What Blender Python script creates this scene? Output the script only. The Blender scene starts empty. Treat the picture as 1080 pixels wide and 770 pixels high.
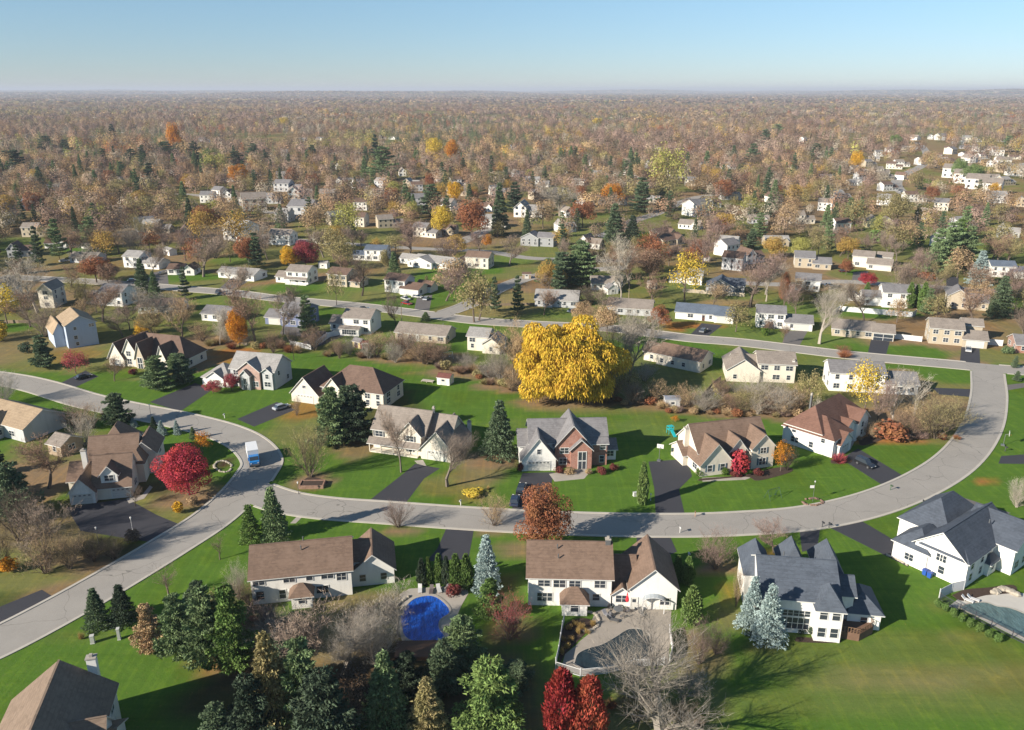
import bpy, math, random
import numpy as np
from mathutils import Vector, Matrix
R = math.radians
rnd = random.Random(7)
nr = np.random.default_rng(11)
scene = bpy.context.scene
COL = bpy.data.collections.new("place"); scene.collection.children.link(COL)

# ------------------------------------------------------------ camera calibration (metres, camera over the origin)
CAMH, F = 80.0, 848.0
TILT = math.atan(290.0 / F)
ct, st = math.cos(TILT), math.sin(TILT)
def G(px, py, h=0.0):
    """world point at height h seen at photograph pixel px, py"""
    dx, dy = (px - 540) / F, -(py - 385) / F
    d = Vector((dx, ct + dy * st, -st + dy * ct))
    s = (h - CAMH) / d.z
    return Vector((d.x * s, d.y * s, h))
def PXM(px, py):
    p = G(px, py); return F / (p.y * ct + CAMH * st)
def height_to(p, top):
    k = (385 - top) / F
    return CAMH + p.y * (k * ct - st) / (ct + k * st)
def to_px(x, y, z=0.0):
    zc = y * ct - (z - CAMH) * st; yc = y * st + (z - CAMH) * ct
    return 540 + F * x / zc, 385 - F * yc / zc

# ------------------------------------------------------------ helpers
class MB:
    def __init__(s): s.v = []; s.f = []; s.m = []
    def add(s, vs, fs, m=0):
        b = len(s.v); s.v += [tuple(v) for v in vs]
        for f in fs: s.f.append(tuple(b + i for i in f)); s.m.append(m)
    def box(s, x0, x1, y0, y1, z0, z1, m=0):
        s.add([(x0,y0,z0),(x1,y0,z0),(x1,y1,z0),(x0,y1,z0),(x0,y0,z1),(x1,y0,z1),(x1,y1,z1),(x0,y1,z1)],
              [(0,3,2,1),(4,5,6,7),(0,1,5,4),(1,2,6,5),(2,3,7,6),(3,0,4,7)], m)
    def tube(s, a, b, r0, r1, n=6, m=0, cap=True):
        a, b = Vector(a), Vector(b); d = (b - a)
        if d.length < 1e-6: return
        d.normalize(); u = d.orthogonal().normalized(); w = d.cross(u)
        vs = []
        for p, r in ((a, r0), (b, r1)):
            for k in range(n):
                t = 2 * math.pi * k / n; vs.append(p + (u * math.cos(t) + w * math.sin(t)) * r)
        fs = [(k, (k+1) % n, n + (k+1) % n, n + k) for k in range(n)]
        if cap: fs += [tuple(range(n))[::-1], tuple(range(n, 2*n))]
        s.add(vs, fs, m)
    def prism(s, pts, z0, z1, m=0, mside=None):
        n = len(pts); vs = [(p[0], p[1], z0) for p in pts] + [(p[0], p[1], z1) for p in pts]
        s.add(vs, [tuple(range(n, 2*n))], m)
        s.add(vs, [(k, (k+1) % n, n + (k+1) % n, n + k) for k in range(n)], m if mside is None else mside)
    def sphere(s, c, rx, ry, rz, nu=10, nv=6, m=0, jit=0.0, rg=None):
        vs = [(c[0], c[1], c[2] + rz)]
        for j in range(1, nv):
            ph = math.pi * j / nv
            for i in range(nu):
                t = 2 * math.pi * i / nu; q = 1 + (rg.uniform(-jit, jit) if rg else 0)
                vs.append((c[0] + rx*q*math.sin(ph)*math.cos(t), c[1] + ry*q*math.sin(ph)*math.sin(t), c[2] + rz*q*math.cos(ph)))
        vs.append((c[0], c[1], c[2] - rz)); fs = []
        for i in range(nu): fs.append((0, 1 + i, 1 + (i+1) % nu))
        for j in range(nv - 2):
            for i in range(nu):
                a = 1 + j*nu + i; b = 1 + j*nu + (i+1) % nu; fs.append((a, a + nu, b + nu, b))
        L = len(vs) - 1
        for i in range(nu): fs.append((L, 1 + (nv-2)*nu + (i+1) % nu, 1 + (nv-2)*nu + i))
        s.add(vs, fs, m)
    def mesh(s, name, mats):
        me = bpy.data.meshes.new(name); me.from_pydata(s.v, [], s.f)
        for mt in mats: me.materials.append(mt)
        if len(mats) > 1: me.polygons.foreach_set("material_index", s.m)
        me.update(); return me
def link(name, me, parent=None, loc=None, rz=None):
    o = bpy.data.objects.new(name, me); COL.objects.link(o)
    if parent: o.parent = parent
    if loc is not None: o.location = loc
    if rz is not None: o.rotation_euler = (0, 0, rz)
    return o
def build(mb, name, mats, parent=None, loc=None, rz=None):
    if not isinstance(mats, (list, tuple)): mats = [mats]
    return link(name, mb.mesh(name, mats), parent, loc, rz)
def mesh_np(name, V, Fc, mats, tint=None, matidx=None):
    me = bpy.data.meshes.new(name); n, k = Fc.shape
    me.vertices.add(len(V)); me.vertices.foreach_set("co", np.ascontiguousarray(V, np.float32).ravel())
    me.loops.add(n * k); me.loops.foreach_set("vertex_index", np.ascontiguousarray(Fc, np.int32).ravel())
    me.polygons.add(n); me.polygons.foreach_set("loop_start", np.arange(0, n * k, k, dtype=np.int32))
    for mt in (mats if isinstance(mats, (list, tuple)) else [mats]): me.materials.append(mt)
    if matidx is not None: me.polygons.foreach_set("material_index", np.ascontiguousarray(matidx, np.int32))
    me.update(calc_edges=True)
    if tint is not None:
        a = me.attributes.new("tint", 'FLOAT_COLOR', 'POINT')
        a.data.foreach_set("color", np.ascontiguousarray(np.c_[tint, np.ones(len(tint))], np.float32).ravel())
    return me
def tag(o, label=None, cat=None, group=None, kind=None):
    if label: o["label"] = label
    if cat: o["category"] = cat
    if group: o["group"] = group
    if kind: o["kind"] = kind
    return o
def empty(name, loc, rz=0.0, label=None, cat=None, group=None):
    o = bpy.data.objects.new(name, None); COL.objects.link(o)
    o.empty_display_size = 0.5; o.location = loc; o.rotation_euler = (0, 0, rz)
    return tag(o, label, cat, group)
AUTO = []          # things whose label is worded at the end from what stands beside them
MARKS = []         # (short phrase, x, y): named things other labels refer to
HOLES = []         # (x, y, r): keep scattered trees off
def mark(phrase, p): MARKS.append((phrase, p[0], p[1]))

# ------------------------------------------------------------ materials
_mc = {}
def nodes(m): 
    m.use_nodes = True; nt = m.node_tree; nt.nodes.clear(); return nt, nt.nodes, nt.links
def new(nt, t, **k):
    n = nt.nodes.new(t)
    for a, b in k.items(): setattr(n, a, b)
    return n
def finish(nt, bsdf):
    o = nt.nodes.new("ShaderNodeOutputMaterial"); nt.links.new(bsdf.outputs[0], o.inputs[0])
def mixrgb(nt, a, b, fac, mode='MIX'):
    n = nt.nodes.new("ShaderNodeMix"); n.data_type = 'RGBA'; n.blend_type = mode
    for s, v in ((n.inputs[0], fac), (n.inputs[6], a), (n.inputs[7], b)):
        if hasattr(v, "is_linked"): nt.links.new(v, s)
        elif isinstance(v, (int, float)): s.default_value = v
        else: s.default_value = (*v, 1) if len(v) == 3 else v
    return n.outputs[2]
def ramp(nt, v, p0, p1):
    n = nt.nodes.new("ShaderNodeMapRange"); nt.links.new(v, n.inputs[0])
    n.inputs[1].default_value = p0; n.inputs[2].default_value = p1
    return n.outputs[0]
def noise(nt, vec, scale, detail=3, rough=.6):
    n = nt.nodes.new("ShaderNodeTexNoise"); n.inputs["Scale"].default_value = scale
    n.inputs["Detail"].default_value = detail; n.inputs["Roughness"].default_value = rough
    nt.links.new(vec, n.inputs["Vector"]); return n.outputs["Fac"]
def mapping(nt, vec, sc=(1,1,1), rot=(0,0,0)):
    n = nt.nodes.new("ShaderNodeMapping"); n.inputs["Scale"].default_value = sc; n.inputs["Rotation"].default_value = rot
    nt.links.new(vec, n.inputs[0]); return n.outputs[0]
def surface(name, col, rough=.8, var=.25, scale=.6, metal=0, spec=.3, fine=9.0, bump=0.0, dirt=None):
    """weathered surface: broad and fine variation about one real colour"""
    key = (name, tuple(col), rough, var)
    if key in _mc: return _mc[key]
    m = bpy.data.materials.new(name); nt, N, L = nodes(m)
    tc = new(nt, "ShaderNodeTexCoord").outputs["Object"]
    a = noise(nt, tc, scale, 4); b = noise(nt, tc, fine, 3)
    lo = tuple(c * (1 - var) for c in col); hi = tuple(min(1, c * (1 + var * .7)) for c in col)
    c = mixrgb(nt, lo, hi, ramp(nt, a, .3, .7)); c = mixrgb(nt, c, mixrgb(nt, lo, hi, b), .45)
    if dirt: c = mixrgb(nt, c, dirt, ramp(nt, noise(nt, tc, scale * .37, 5, .7), .5, .8))
    p = new(nt, "ShaderNodeBsdfPrincipled"); L.new(c, p.inputs["Base Color"])
    p.inputs["Roughness"].default_value = rough; p.inputs["Metallic"].default_value = metal
    p.inputs["Specular IOR Level"].default_value = spec
    if bump:
        bn = new(nt, "ShaderNodeBump"); bn.inputs["Strength"].default_value = bump; bn.inputs["Distance"].default_value = .05
        L.new(b, bn.inputs["Height"]); L.new(bn.outputs[0], p.inputs["Normal"])
    finish(nt, p); _mc[key] = m; return m
def siding(col):
    key = ("siding", tuple(col))
    if key in _mc: return _mc[key]
    m = bpy.data.materials.new("siding"); nt, N, L = nodes(m)
    tc = new(nt, "ShaderNodeTexCoord").outputs["Object"]
    w = new(nt, "ShaderNodeTexWave", wave_type='BANDS', bands_direction='Z', wave_profile='SAW'); w.inputs["Scale"].default_value = 1.6
    L.new(tc, w.inputs["Vector"])
    c = mixrgb(nt, tuple(x * .8 for x in col), col, ramp(nt, w.outputs["Fac"], 0, .35))
    c = mixrgb(nt, c, tuple(x * .72 for x in col), ramp(nt, noise(nt, mapping(nt, tc, (1, 1, .25)), .8, 5, .7), .5, .85))
    p = new(nt, "ShaderNodeBsdfPrincipled"); L.new(c, p.inputs["Base Color"]); p.inputs["Roughness"].default_value = .6
    p.inputs["Specular IOR Level"].default_value = .25
    finish(nt, p); _mc[key] = m; return m
def brick(c1, c2, mortar, sc=1.0, name="brick"):
    key = (name, c1, c2)
    if key in _mc: return _mc[key]
    m = bpy.data.materials.new(name); nt, N, L = nodes(m)
    tc = new(nt, "ShaderNodeTexCoord").outputs["Object"]
    b = new(nt, "ShaderNodeTexBrick"); L.new(mapping(nt, tc, (1, 1, 1), (R(90), 0, 0)), b.inputs["Vector"])
    b.inputs["Color1"].default_value = (*c1, 1); b.inputs["Color2"].default_value = (*c2, 1); b.inputs["Mortar"].default_value = (*mortar, 1)
    b.inputs["Scale"].default_value = 3.2 * sc; b.inputs["Mortar Size"].default_value = .02
    c = mixrgb(nt, b.outputs["Color"], tuple(x * .6 for x in c1), ramp(nt, noise(nt, tc, 1.1, 5, .7), .45, .8))
    p = new(nt, "ShaderNodeBsdfPrincipled"); L.new(c, p.inputs["Base Color"]); p.inputs["Roughness"].default_value = .85
    finish(nt, p); _mc[key] = m; return m
def shingle(col):
    key = ("shingle", tuple(col))
    if key in _mc: return _mc[key]
    m = bpy.data.materials.new("shingle"); nt, N, L = nodes(m)
    tc = new(nt, "ShaderNodeTexCoord").outputs["Object"]
    vo = new(nt, "ShaderNodeTexVoronoi"); vo.inputs["Scale"].default_value = 1.0; L.new(mapping(nt, tc, (2.2, 2.2, 5)), vo.inputs["Vector"])
    sep = new(nt, "ShaderNodeSeparateColor"); L.new(vo.outputs["Color"], sep.inputs[0])
    w = new(nt, "ShaderNodeTexWave", wave_type='BANDS', bands_direction='Z', wave_profile='SAW'); w.inputs["Scale"].default_value = .9
    w.inputs["Distortion"].default_value = .3; L.new(tc, w.inputs["Vector"])
    c = mixrgb(nt, tuple(x * .85 for x in col), tuple(x * 1.14 for x in col), sep.outputs[0])
    c = mixrgb(nt, c, tuple(x * .78 for x in col), ramp(nt, w.outputs["Fac"], .75, 1))
    c = mixrgb(nt, c, tuple(x * 1.2 + .006 for x in col), ramp(nt, noise(nt, tc, .35, 5, .65), .45, .75))
    c = mixrgb(nt, c, tuple(x * .62 for x in col), ramp(nt, noise(nt, mapping(nt, tc, (1.4, 1.4, .3)), .7, 4, .7), .55, .85))
    p = new(nt, "ShaderNodeBsdfPrincipled"); L.new(c, p.inputs["Base Color"]); p.inputs["Roughness"].default_value = .8
    p.inputs["Specular IOR Level"].default_value = .25
    finish(nt, p); _mc[key] = m; return m
def foliage(name, src, trans=.25, jitter=.35, hue=.03):
    m = bpy.data.materials.new(name); nt, N, L = nodes(m)
    if src == 'object': c0 = new(nt, "ShaderNodeObjectInfo").outputs["Color"]
    else: c0 = new(nt, "ShaderNodeAttribute", attribute_name="tint").outputs["Color"]
    ri = new(nt, "ShaderNodeNewGeometry").outputs["Random Per Island"]
    hsv = new(nt, "ShaderNodeHueSaturation"); L.new(c0, hsv.inputs["Color"])
    mr = new(nt, "ShaderNodeMapRange"); L.new(ri, mr.inputs[0]); mr.inputs[3].default_value = 1 - jitter; mr.inputs[4].default_value = 1 + jitter
    L.new(mr.outputs[0], hsv.inputs["Value"])
    mh = new(nt, "ShaderNodeMapRange"); L.new(noise(nt, new(nt, "ShaderNodeNewGeometry").outputs["Position"], .5, 2), mh.inputs[0])
    mh.inputs[3].default_value = .5 - hue; mh.inputs[4].default_value = .5 + hue; L.new(mh.outputs[0], hsv.inputs["Hue"])
    d = new(nt, "ShaderNodeBsdfDiffuse"); L.new(hsv.outputs[0], d.inputs[0])
    if trans:
        t = new(nt, "ShaderNodeBsdfTranslucent"); L.new(hsv.outputs[0], t.inputs[0])
        x = new(nt, "ShaderNodeMixShader"); x.inputs[0].default_value = trans
        L.new(d.outputs[0], x.inputs[1]); L.new(t.outputs[0], x.inputs[2]); finish(nt, x)
    else: finish(nt, d)
    return m
M_LEAF = foliage("leaves", 'object')
M_TWIG = foliage("twigs", 'object', 0, .3)
M_NEEDLE = foliage("needles", 'object', .1, .45)
M_WOOD = foliage("woodland", 'attr', .14, .14, .006)
def barkmat():
    m = bpy.data.materials.new("bark"); nt, N, L = nodes(m)
    c0 = new(nt, "ShaderNodeObjectInfo").outputs["Color"]
    tc = new(nt, "ShaderNodeNewGeometry").outputs["Position"]
    c = mixrgb(nt, c0, (.35, .35, .35), noise(nt, mapping(nt, tc, (4, 4, .8)), 3, 4), 'MULTIPLY')
    c = mixrgb(nt, c0, c, .6)
    d = new(nt, "ShaderNodeBsdfDiffuse"); L.new(c, d.inputs[0]); finish(nt, d); return m
M_BARK = barkmat()
def plain(name, col, rough=.5, metal=0, spec=.5, coat=0):
    key = ("plain", name, tuple(col))
    if key in _mc: return _mc[key]
    m = surface(name, col, rough, .06, 1.5, metal, spec)
    if coat:
        for n in m.node_tree.nodes:
            if n.type == 'BSDF_PRINCIPLED': n.inputs["Coat Weight"].default_value = coat
    _mc[key] = m; return m
TRIM = plain("white_trim", (.62, .62, .6), .5, 0, .3)
GLASS = plain("window_glass", (.035, .045, .06), .12, 0, .8)
GDOOR = plain("door_white", (.58, .57, .53), .5, 0, .3)
DARKDOOR = plain("door_dark", (.10, .04, .03), .5)
CONC = surface("concrete", (.36, .33, .29), .9, .15, .4, dirt=(.24, .21, .18))
STONE = brick((.26, .22, .18), (.33, .29, .25), (.3, .28, .26), .8, "stonework")
BRK = brick((.30, .12, .085), (.38, .18, .13), (.36, .30, .26), 1, "brick")
CHIMB = brick((.24, .12, .09), (.3, .16, .12), (.3, .27, .24), 1, "chimney_brick")
WOODM = surface("timber", (.20, .12, .07), .8, .3, 1.5)
METALG = plain("grey_metal", (.22, .23, .24), .4, .6)
BLACKM = plain("black_metal", (.03, .03, .032), .5)
# ------------------------------------------------------------ the ground: one sheet to the horizon, its cover (lawn, dry grass, leaf litter) told by "tint"
LUSH = (.078, .150, .025); LAWN2 = (.115, .165, .042); OLIVE = (.155, .162, .058); TAN = (.24, .18, .095)
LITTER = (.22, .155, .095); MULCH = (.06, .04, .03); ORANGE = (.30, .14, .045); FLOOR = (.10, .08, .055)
def spaced(a, b, step, far, g=1.16):
    v = list(np.arange(a, b + .01, step)); s = step
    while v[-1] < far: s *= g; v.append(v[-1] + s)
    return v
gy = [-60000, -8000, -1000, -150, 0, 40] + spaced(60, 640, 2.6, 60000)
gxr = spaced(0, 380, 2.6, 60000)
gx = [-v for v in gxr[::-1]][:-1] + gxr
GX, GY = np.meshgrid(np.array(gx), np.array(gy))
nxg, nyg = len(gx), len(gy)
CV = np.zeros((nyg, nxg, 3)); CV[:] = LITTER
dist = np.hypot(GX, GY)
def smooth(x): x = np.clip(x, 0, 1); return x * x * (3 - 2 * x)
def vnoise(x, y, s, seed):
    g = np.random.default_rng(seed).random((257, 257)); x = np.abs(x / s + 777.3) % 256; y = np.abs(y / s + 333.7) % 256
    i, j = x.astype(int), y.astype(int); fx, fy = smooth(x - i), smooth(y - j); i1, j1 = (i + 1) % 256, (j + 1) % 256
    return (g[i, j]*(1-fx)+g[i1, j]*fx)*(1-fy) + (g[i, j1]*(1-fx)+g[i1, j1]*fx)*fy
def paint(mask, col):
    m = mask[..., None]; CV[:] = CV * (1 - m) + np.array(col) * m
n1 = vnoise(GX, GY, 38, 1); n2 = vnoise(GX, GY, 90, 2); n3 = vnoise(GX, GY, 14, 3)
paint(smooth((n1 * .6 + n3 * .4 - .42) * 4), OLIVE)
paint(smooth((n2 * .5 + n3 * .5 - .62) * 5), TAN)
paint(smooth((n2 - .40) * 4) * (dist < 560) * .8, LAWN2)
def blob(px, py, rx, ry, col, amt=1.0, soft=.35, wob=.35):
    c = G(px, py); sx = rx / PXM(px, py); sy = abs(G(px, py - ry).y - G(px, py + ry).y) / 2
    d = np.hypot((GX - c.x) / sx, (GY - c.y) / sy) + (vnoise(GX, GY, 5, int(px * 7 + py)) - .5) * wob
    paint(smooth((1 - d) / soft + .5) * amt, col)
def inpoly(pts):
    c = np.zeros(GX.shape, bool); n = len(pts)
    for i in range(n):
        x0, y0 = pts[i][:2]; x1, y1 = pts[i-1][:2]
        if y0 == y1: continue
        c ^= ((y0 > GY) != (y1 > GY)) & (GX < (x1 - x0) * (GY - y0) / (y1 - y0) + x0)
    return c
def region(pxs, col, amt=1.0):
    paint(inpoly([G(*p) for p in pxs]).astype(float) * amt, col)
# near lawns
region([(-250, 900), (-250, 372), (0, 385), (60, 392), (120, 402), (200, 396), (260, 372), (330, 372), (400, 383), (520, 400), (600, 426), (700, 428), (780, 432), (850, 440),
        (905, 470), (1030, 470), (1030, 392), (960, 388), (870, 398), (870, 380), (1400, 400), (1500, 900)], LUSH)
for a in [  # mid lawns: (x, y, rx, ry, colour)
    (470,350,60,12,LUSH),(440,366,70,8,LUSH),(700,362,60,10,LUSH),(755,378,60,12,LUSH),(800,350,45,9,LAWN2),(860,360,50,8,LAWN2),(925,330,45,6,LUSH),(900,368,22,6,LUSH),
    (965,372,38,9,LUSH),(1000,395,38,10,LUSH),(1068,388,20,12,LAWN2),(1050,375,40,8,OLIVE),(1060,400,30,12,LUSH),(1062,460,25,30,LUSH),(1050,512,50,14,LUSH),
    (465,300,36,20,LUSH),(430,322,50,6,LUSH),(478,290,26,10,LUSH),(330,303,60,6,LAWN2),(310,304,30,5,LUSH),(390,312,20,5,OLIVE),(300,325,30,4,LAWN2),(345,330,18,5,LUSH),
    (190,292,45,5,LUSH),(150,298,36,5,LAWN2),(225,280,40,5,OLIVE),(250,274,30,5,LAWN2),(110,265,50,7,OLIVE),(90,262,26,4,LUSH),(75,252,22,5,OLIVE),(300,268,40,5,OLIVE),
    (20,335,30,10,OLIVE),(10,345,30,6,LUSH),(60,385,60,8,OLIVE),(125,395,40,6,LUSH),(150,408,40,5,LUSH),(420,345,60,8,LAWN2),(545,290,40,6,OLIVE),(535,275,30,5,LAWN2),
    (500,285,36,5,LUSH),(585,330,30,5,LAWN2),(640,300,40,6,OLIVE),(700,285,40,5,OLIVE),(720,345,40,5,ORANGE),(745,350,25,5,LAWN2),(680,345,24,5,OLIVE),(780,320,45,4,TAN),(700,312,50,4,OLIVE),
    (905,290,30,7,OLIVE),(960,296,40,5,OLIVE),(1065,318,22,9,LUSH),(985,290,26,5,OLIVE),(880,262,26,10,OLIVE),(830,322,30,5,LAWN2),(860,330,30,6,LAWN2),(1040,322,30,6,LAWN2),
    (187,208,16,4,OLIVE),(668,226,16,4,OLIVE),(680,250,14,6,LUSH),(740,218,26,5,OLIVE),(962,188,10,6,LUSH),(905,288,14,4,LUSH),(500,238,30,5,OLIVE),(470,256,50,5,LITTER),(925,256,18,5,OLIVE),
    (250,222,30,5,OLIVE),(600,232,50,5,OLIVE),(560,220,30,4,OLIVE)]:
    blob(*a)
# hedgerows and rough belts between the lots, dry grass and fallen leaves
for a in [(280,355,60,10,OLIVE),(200,362,60,8,LITTER),(140,352,60,8,OLIVE),(310,366,70,5,OLIVE),(260,378,40,5,ORANGE,.8),(250,372,24,5,ORANGE),(440,378,60,6,LITTER),(500,393,60,7,LITTER),(540,408,40,6,LITTER),
    (600,424,64,8,LITTER),(600,430,50,5,TAN,.6),(690,428,40,7,LITTER),(770,432,60,9,LITTER),(830,436,30,9,LITTER),(660,398,60,14,OLIVE),(545,392,40,8,LITTER),(800,414,60,8,OLIVE),(860,412,30,10,OLIVE),
    (940,445,64,16,LITTER),(945,461,60,8,ORANGE,.8),(990,455,40,16,OLIVE),(705,400,30,8,OLIVE),(880,396,10,5,OLIVE),(520,325,60,10,TAN,.6),(545,312,50,8,TAN,.6),(560,300,40,8,LITTER),
    (330,445,42,26,OLIVE,.8),(320,432,26,12,ORANGE,.6),(335,405,20,6,LITTER),(410,440,34,30,MULCH,.7),(378,470,24,14,LITTER,.8),(330,508,24,8,LITTER),(500,520,22,12,TAN,.5),(468,512,30,12,OLIVE),(505,500,30,14,LITTER,.7),
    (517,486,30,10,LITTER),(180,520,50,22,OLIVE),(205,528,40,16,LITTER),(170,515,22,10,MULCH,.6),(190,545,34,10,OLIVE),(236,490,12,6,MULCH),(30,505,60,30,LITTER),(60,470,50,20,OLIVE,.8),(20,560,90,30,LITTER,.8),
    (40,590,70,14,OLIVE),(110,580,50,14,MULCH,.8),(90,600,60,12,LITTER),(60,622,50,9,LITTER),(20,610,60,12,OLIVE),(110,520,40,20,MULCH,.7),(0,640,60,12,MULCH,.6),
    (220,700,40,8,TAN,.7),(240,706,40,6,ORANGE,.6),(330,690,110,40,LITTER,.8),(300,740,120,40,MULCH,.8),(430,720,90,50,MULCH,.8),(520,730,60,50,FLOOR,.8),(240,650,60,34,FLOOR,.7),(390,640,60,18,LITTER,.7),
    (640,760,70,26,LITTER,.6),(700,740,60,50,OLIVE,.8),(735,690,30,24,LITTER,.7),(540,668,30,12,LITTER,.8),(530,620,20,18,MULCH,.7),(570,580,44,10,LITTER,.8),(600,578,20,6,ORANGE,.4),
    (420,558,26,5,LITTER),(520,558,22,5,LITTER),(470,548,20,4,ORANGE,.2),(820,585,20,6,ORANGE,.6),(757,598,20,8,LITTER),(770,650,20,16,LITTER,.5),(800,680,26,8,MULCH,.6),(776,625,8,22,ORANGE,.6),
    (950,700,170,34,OLIVE,.4),(1000,712,120,14,TAN,.34),(930,722,80,9,TAN,.25),(870,740,120,20,OLIVE,.35),(1060,740,80,20,OLIVE,.4),(1017,670,30,8,TAN,.3),(1038,506,10,3.5,ORANGE),
    (600,515,50,14,LUSH,.5),(650,560,10,8,LUSH),(985,635,20,6,TAN,.3),(800,420,40,6,OLIVE,.6),(80,375,30,8,ORANGE,.35),(110,385,40,7,OLIVE,.7),(175,390,30,8,OLIVE,.8),(215,420,20,6,LUSH),
    (270,438,24,7,LUSH,.6),(300,460,40,10,OLIVE,.6),(580,448,80,6,LAWN2,.6),(700,450,50,14,LAWN2,.8),(640,434,60,5,OLIVE,.6),(60,690,90,20,LUSH,.6),(80,672,40,8,OLIVE,.3)]:
    blob(*a)
# dark forest floor under the woods at the far side
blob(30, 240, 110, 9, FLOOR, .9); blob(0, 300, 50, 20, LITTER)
def hill(x, y):
    return np.maximum(0, vnoise(x, y * .5, 5200, 77) * .6 + vnoise(x, y, 2100, 78) * .4 - .42) * 230 * smooth((y - 7500) / 5000)
gv = np.c_[GX.ravel(), GY.ravel(), hill(GX, GY).ravel()]
ii = np.arange(nxg * nyg).reshape(nyg, nxg)
gf = np.stack([ii[:-1, :-1], ii[:-1, 1:], ii[1:, 1:], ii[1:, :-1]], -1).reshape(-1, 4)
def groundmat():
    m = bpy.data.materials.new("ground_cover"); nt, N, L = nodes(m)
    c0 = new(nt, "ShaderNodeAttribute", attribute_name="tint").outputs["Color"]
    P = new(nt, "ShaderNodeNewGeometry").outputs["Position"]
    a = noise(nt, P, .045, 6, .65); b = noise(nt, P, .35, 6, .7); c = noise(nt, P, 3.5, 4, .7)
    st_ = noise(nt, mapping(nt, P, (.05, .9, 1), (0, 0, R(20))), 1.0, 3, .6)
    col = mixrgb(nt, c0, mixrgb(nt, (.9, .7, .35), (1.0, 1.0, 1.0), .4), ramp(nt, a, .5, .72), 'MULTIPLY')
    col = mixrgb(nt, col, mixrgb(nt, col, (1.55, 1.35, 1.1), 1.0, 'MULTIPLY'), ramp(nt, b, .5, .8))
    col = mixrgb(nt, col, mixrgb(nt, col, (.72, .76, .7), 1.0, 'MULTIPLY'), ramp(nt, c, .5, .8))
    col = mixrgb(nt, col, mixrgb(nt, col, (.86, .89, .84), 1.0, 'MULTIPLY'), ramp(nt, st_, .5, .7))
    col = mixrgb(nt, col, mixrgb(nt, (.16, .10, .05), (.30, .2, .1), noise(nt, P, 9, 2)), ramp(nt, noise(nt, P, 1.9, 6, .85), .59, .70))
    col = mixrgb(nt, col, mixrgb(nt, col, (1.14, 1.1, 1.0), 1.0, 'MULTIPLY'), ramp(nt, noise(nt, mapping(nt, P, (1.1, .04, 1), (0, 0, R(14))), 1.0, 2, .5), .52, .6))
    d = new(nt, "ShaderNodeBsdfDiffuse"); L.new(col, d.inputs[0])
    bn = new(nt, "ShaderNodeBump"); bn.inputs["Strength"].default_value = .5; bn.inputs["Distance"].default_value = .25; L.new(b, bn.inputs["Height"])
    L.new(bn.outputs[0], d.inputs["Normal"]); finish(nt, d); return m
ground = link("ground", mesh_np("ground", gv, gf, groundmat(), CV.reshape(-1, 3)))
tag(ground, "wide ground of green lawns, dry grass and fallen leaves", kind="structure")

# ------------------------------------------------------------ roads
def asphalt(name, col, seam=True):
    m = bpy.data.materials.new(name); nt, N, L = nodes(m)
    P = new(nt, "ShaderNodeNewGeometry").outputs["Position"]
    c = mixrgb(nt, tuple(x * .74 for x in col), tuple(x * 1.2 for x in col), noise(nt, P, .14, 6, .75))
    c = mixrgb(nt, c, tuple(x * 1.3 for x in col), ramp(nt, noise(nt, P, 6, 3), .5, .9))
    if seam:
        v = new(nt, "ShaderNodeTexVoronoi", feature='DISTANCE_TO_EDGE'); v.inputs["Scale"].default_value = .11
        L.new(mixrgb(nt, P, new_noisecol(nt, P), .12), v.inputs["Vector"])
        c = mixrgb(nt, tuple(x * .45 for x in col), c, ramp(nt, v.outputs["Distance"], 0, .006))
    p = new(nt, "ShaderNodeBsdfPrincipled"); L.new(c, p.inputs["Base Color"]); p.inputs["Roughness"].default_value = .85
    p.inputs["Specular IOR Level"].default_value = .3; finish(nt, p); return m
def new_noisecol(nt, P):
    n = nt.nodes.new("ShaderNodeTexNoise"); n.inputs["Scale"].default_value = .3; nt.links.new(P, n.inputs["Vector"])
    a = nt.nodes.new("ShaderNodeVectorMath"); a.operation = 'SCALE'; a.inputs[3].default_value = 20; nt.links.new(n.outputs["Color"], a.inputs[0])
    b = nt.nodes.new("ShaderNodeVectorMath"); b.operation = 'ADD'; nt.links.new(a.outputs[0], b.inputs[0]); nt.links.new(P, b.inputs[1])
    return b.outputs[0]
M_ROAD = asphalt("old_asphalt", (.30, .28, .255)); M_DRIVE = asphalt("dark_asphalt", (.042, .043, .052), False)
M_DRIVE2 = asphalt("grey_asphalt", (.13, .12, .115), False)
M_KERB = surface("kerb_concrete", (.44, .41, .36), .9, .15, .4)
def spline(pts, n=8):
    P = [Vector((p[0], p[1], 0)) for p in pts]; P = [P[0] * 2 - P[1]] + P + [P[-1] * 2 - P[-2]]; out = []
    for i in range(1, len(P) - 2):
        for k in range(n):
            t = k / n; a, b, c, d = P[i-1:i+3]
            out.append(.5 * ((2*b) + (c - a)*t + (2*a - 5*b + 4*c - d)*t*t + (3*b - a - 3*c + d)*t**3))
    return out + [P[-2]]
ROADS = []
def ribbon(mb, C, o0, o1, z0, z1, m=0):
    """strip between offsets o0 and o1 of the centre line, with sides down to z0"""
    n = len(C); L = []; Rr = []
    for i, p in enumerate(C):
        d = (C[min(i+1, n-1)] - C[max(i-1, 0)]).normalized(); s = Vector((d.y, -d.x, 0))
        L.append(p + s * o0); Rr.append(p + s * o1)
    vs = [(v.x, v.y, z1) for v in L] + [(v.x, v.y, z1) for v in Rr] + [(v.x, v.y, z0) for v in L] + [(v.x, v.y, z0) for v in Rr]
    fs = []
    for i in range(n - 1):
        fs += [(i, i+1, n+i+1, n+i), (2*n+i, 2*n+i+1, i+1, i), (n+i, n+i+1, 3*n+i+1, 3*n+i)]
    mb.add(vs, fs, m)
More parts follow.
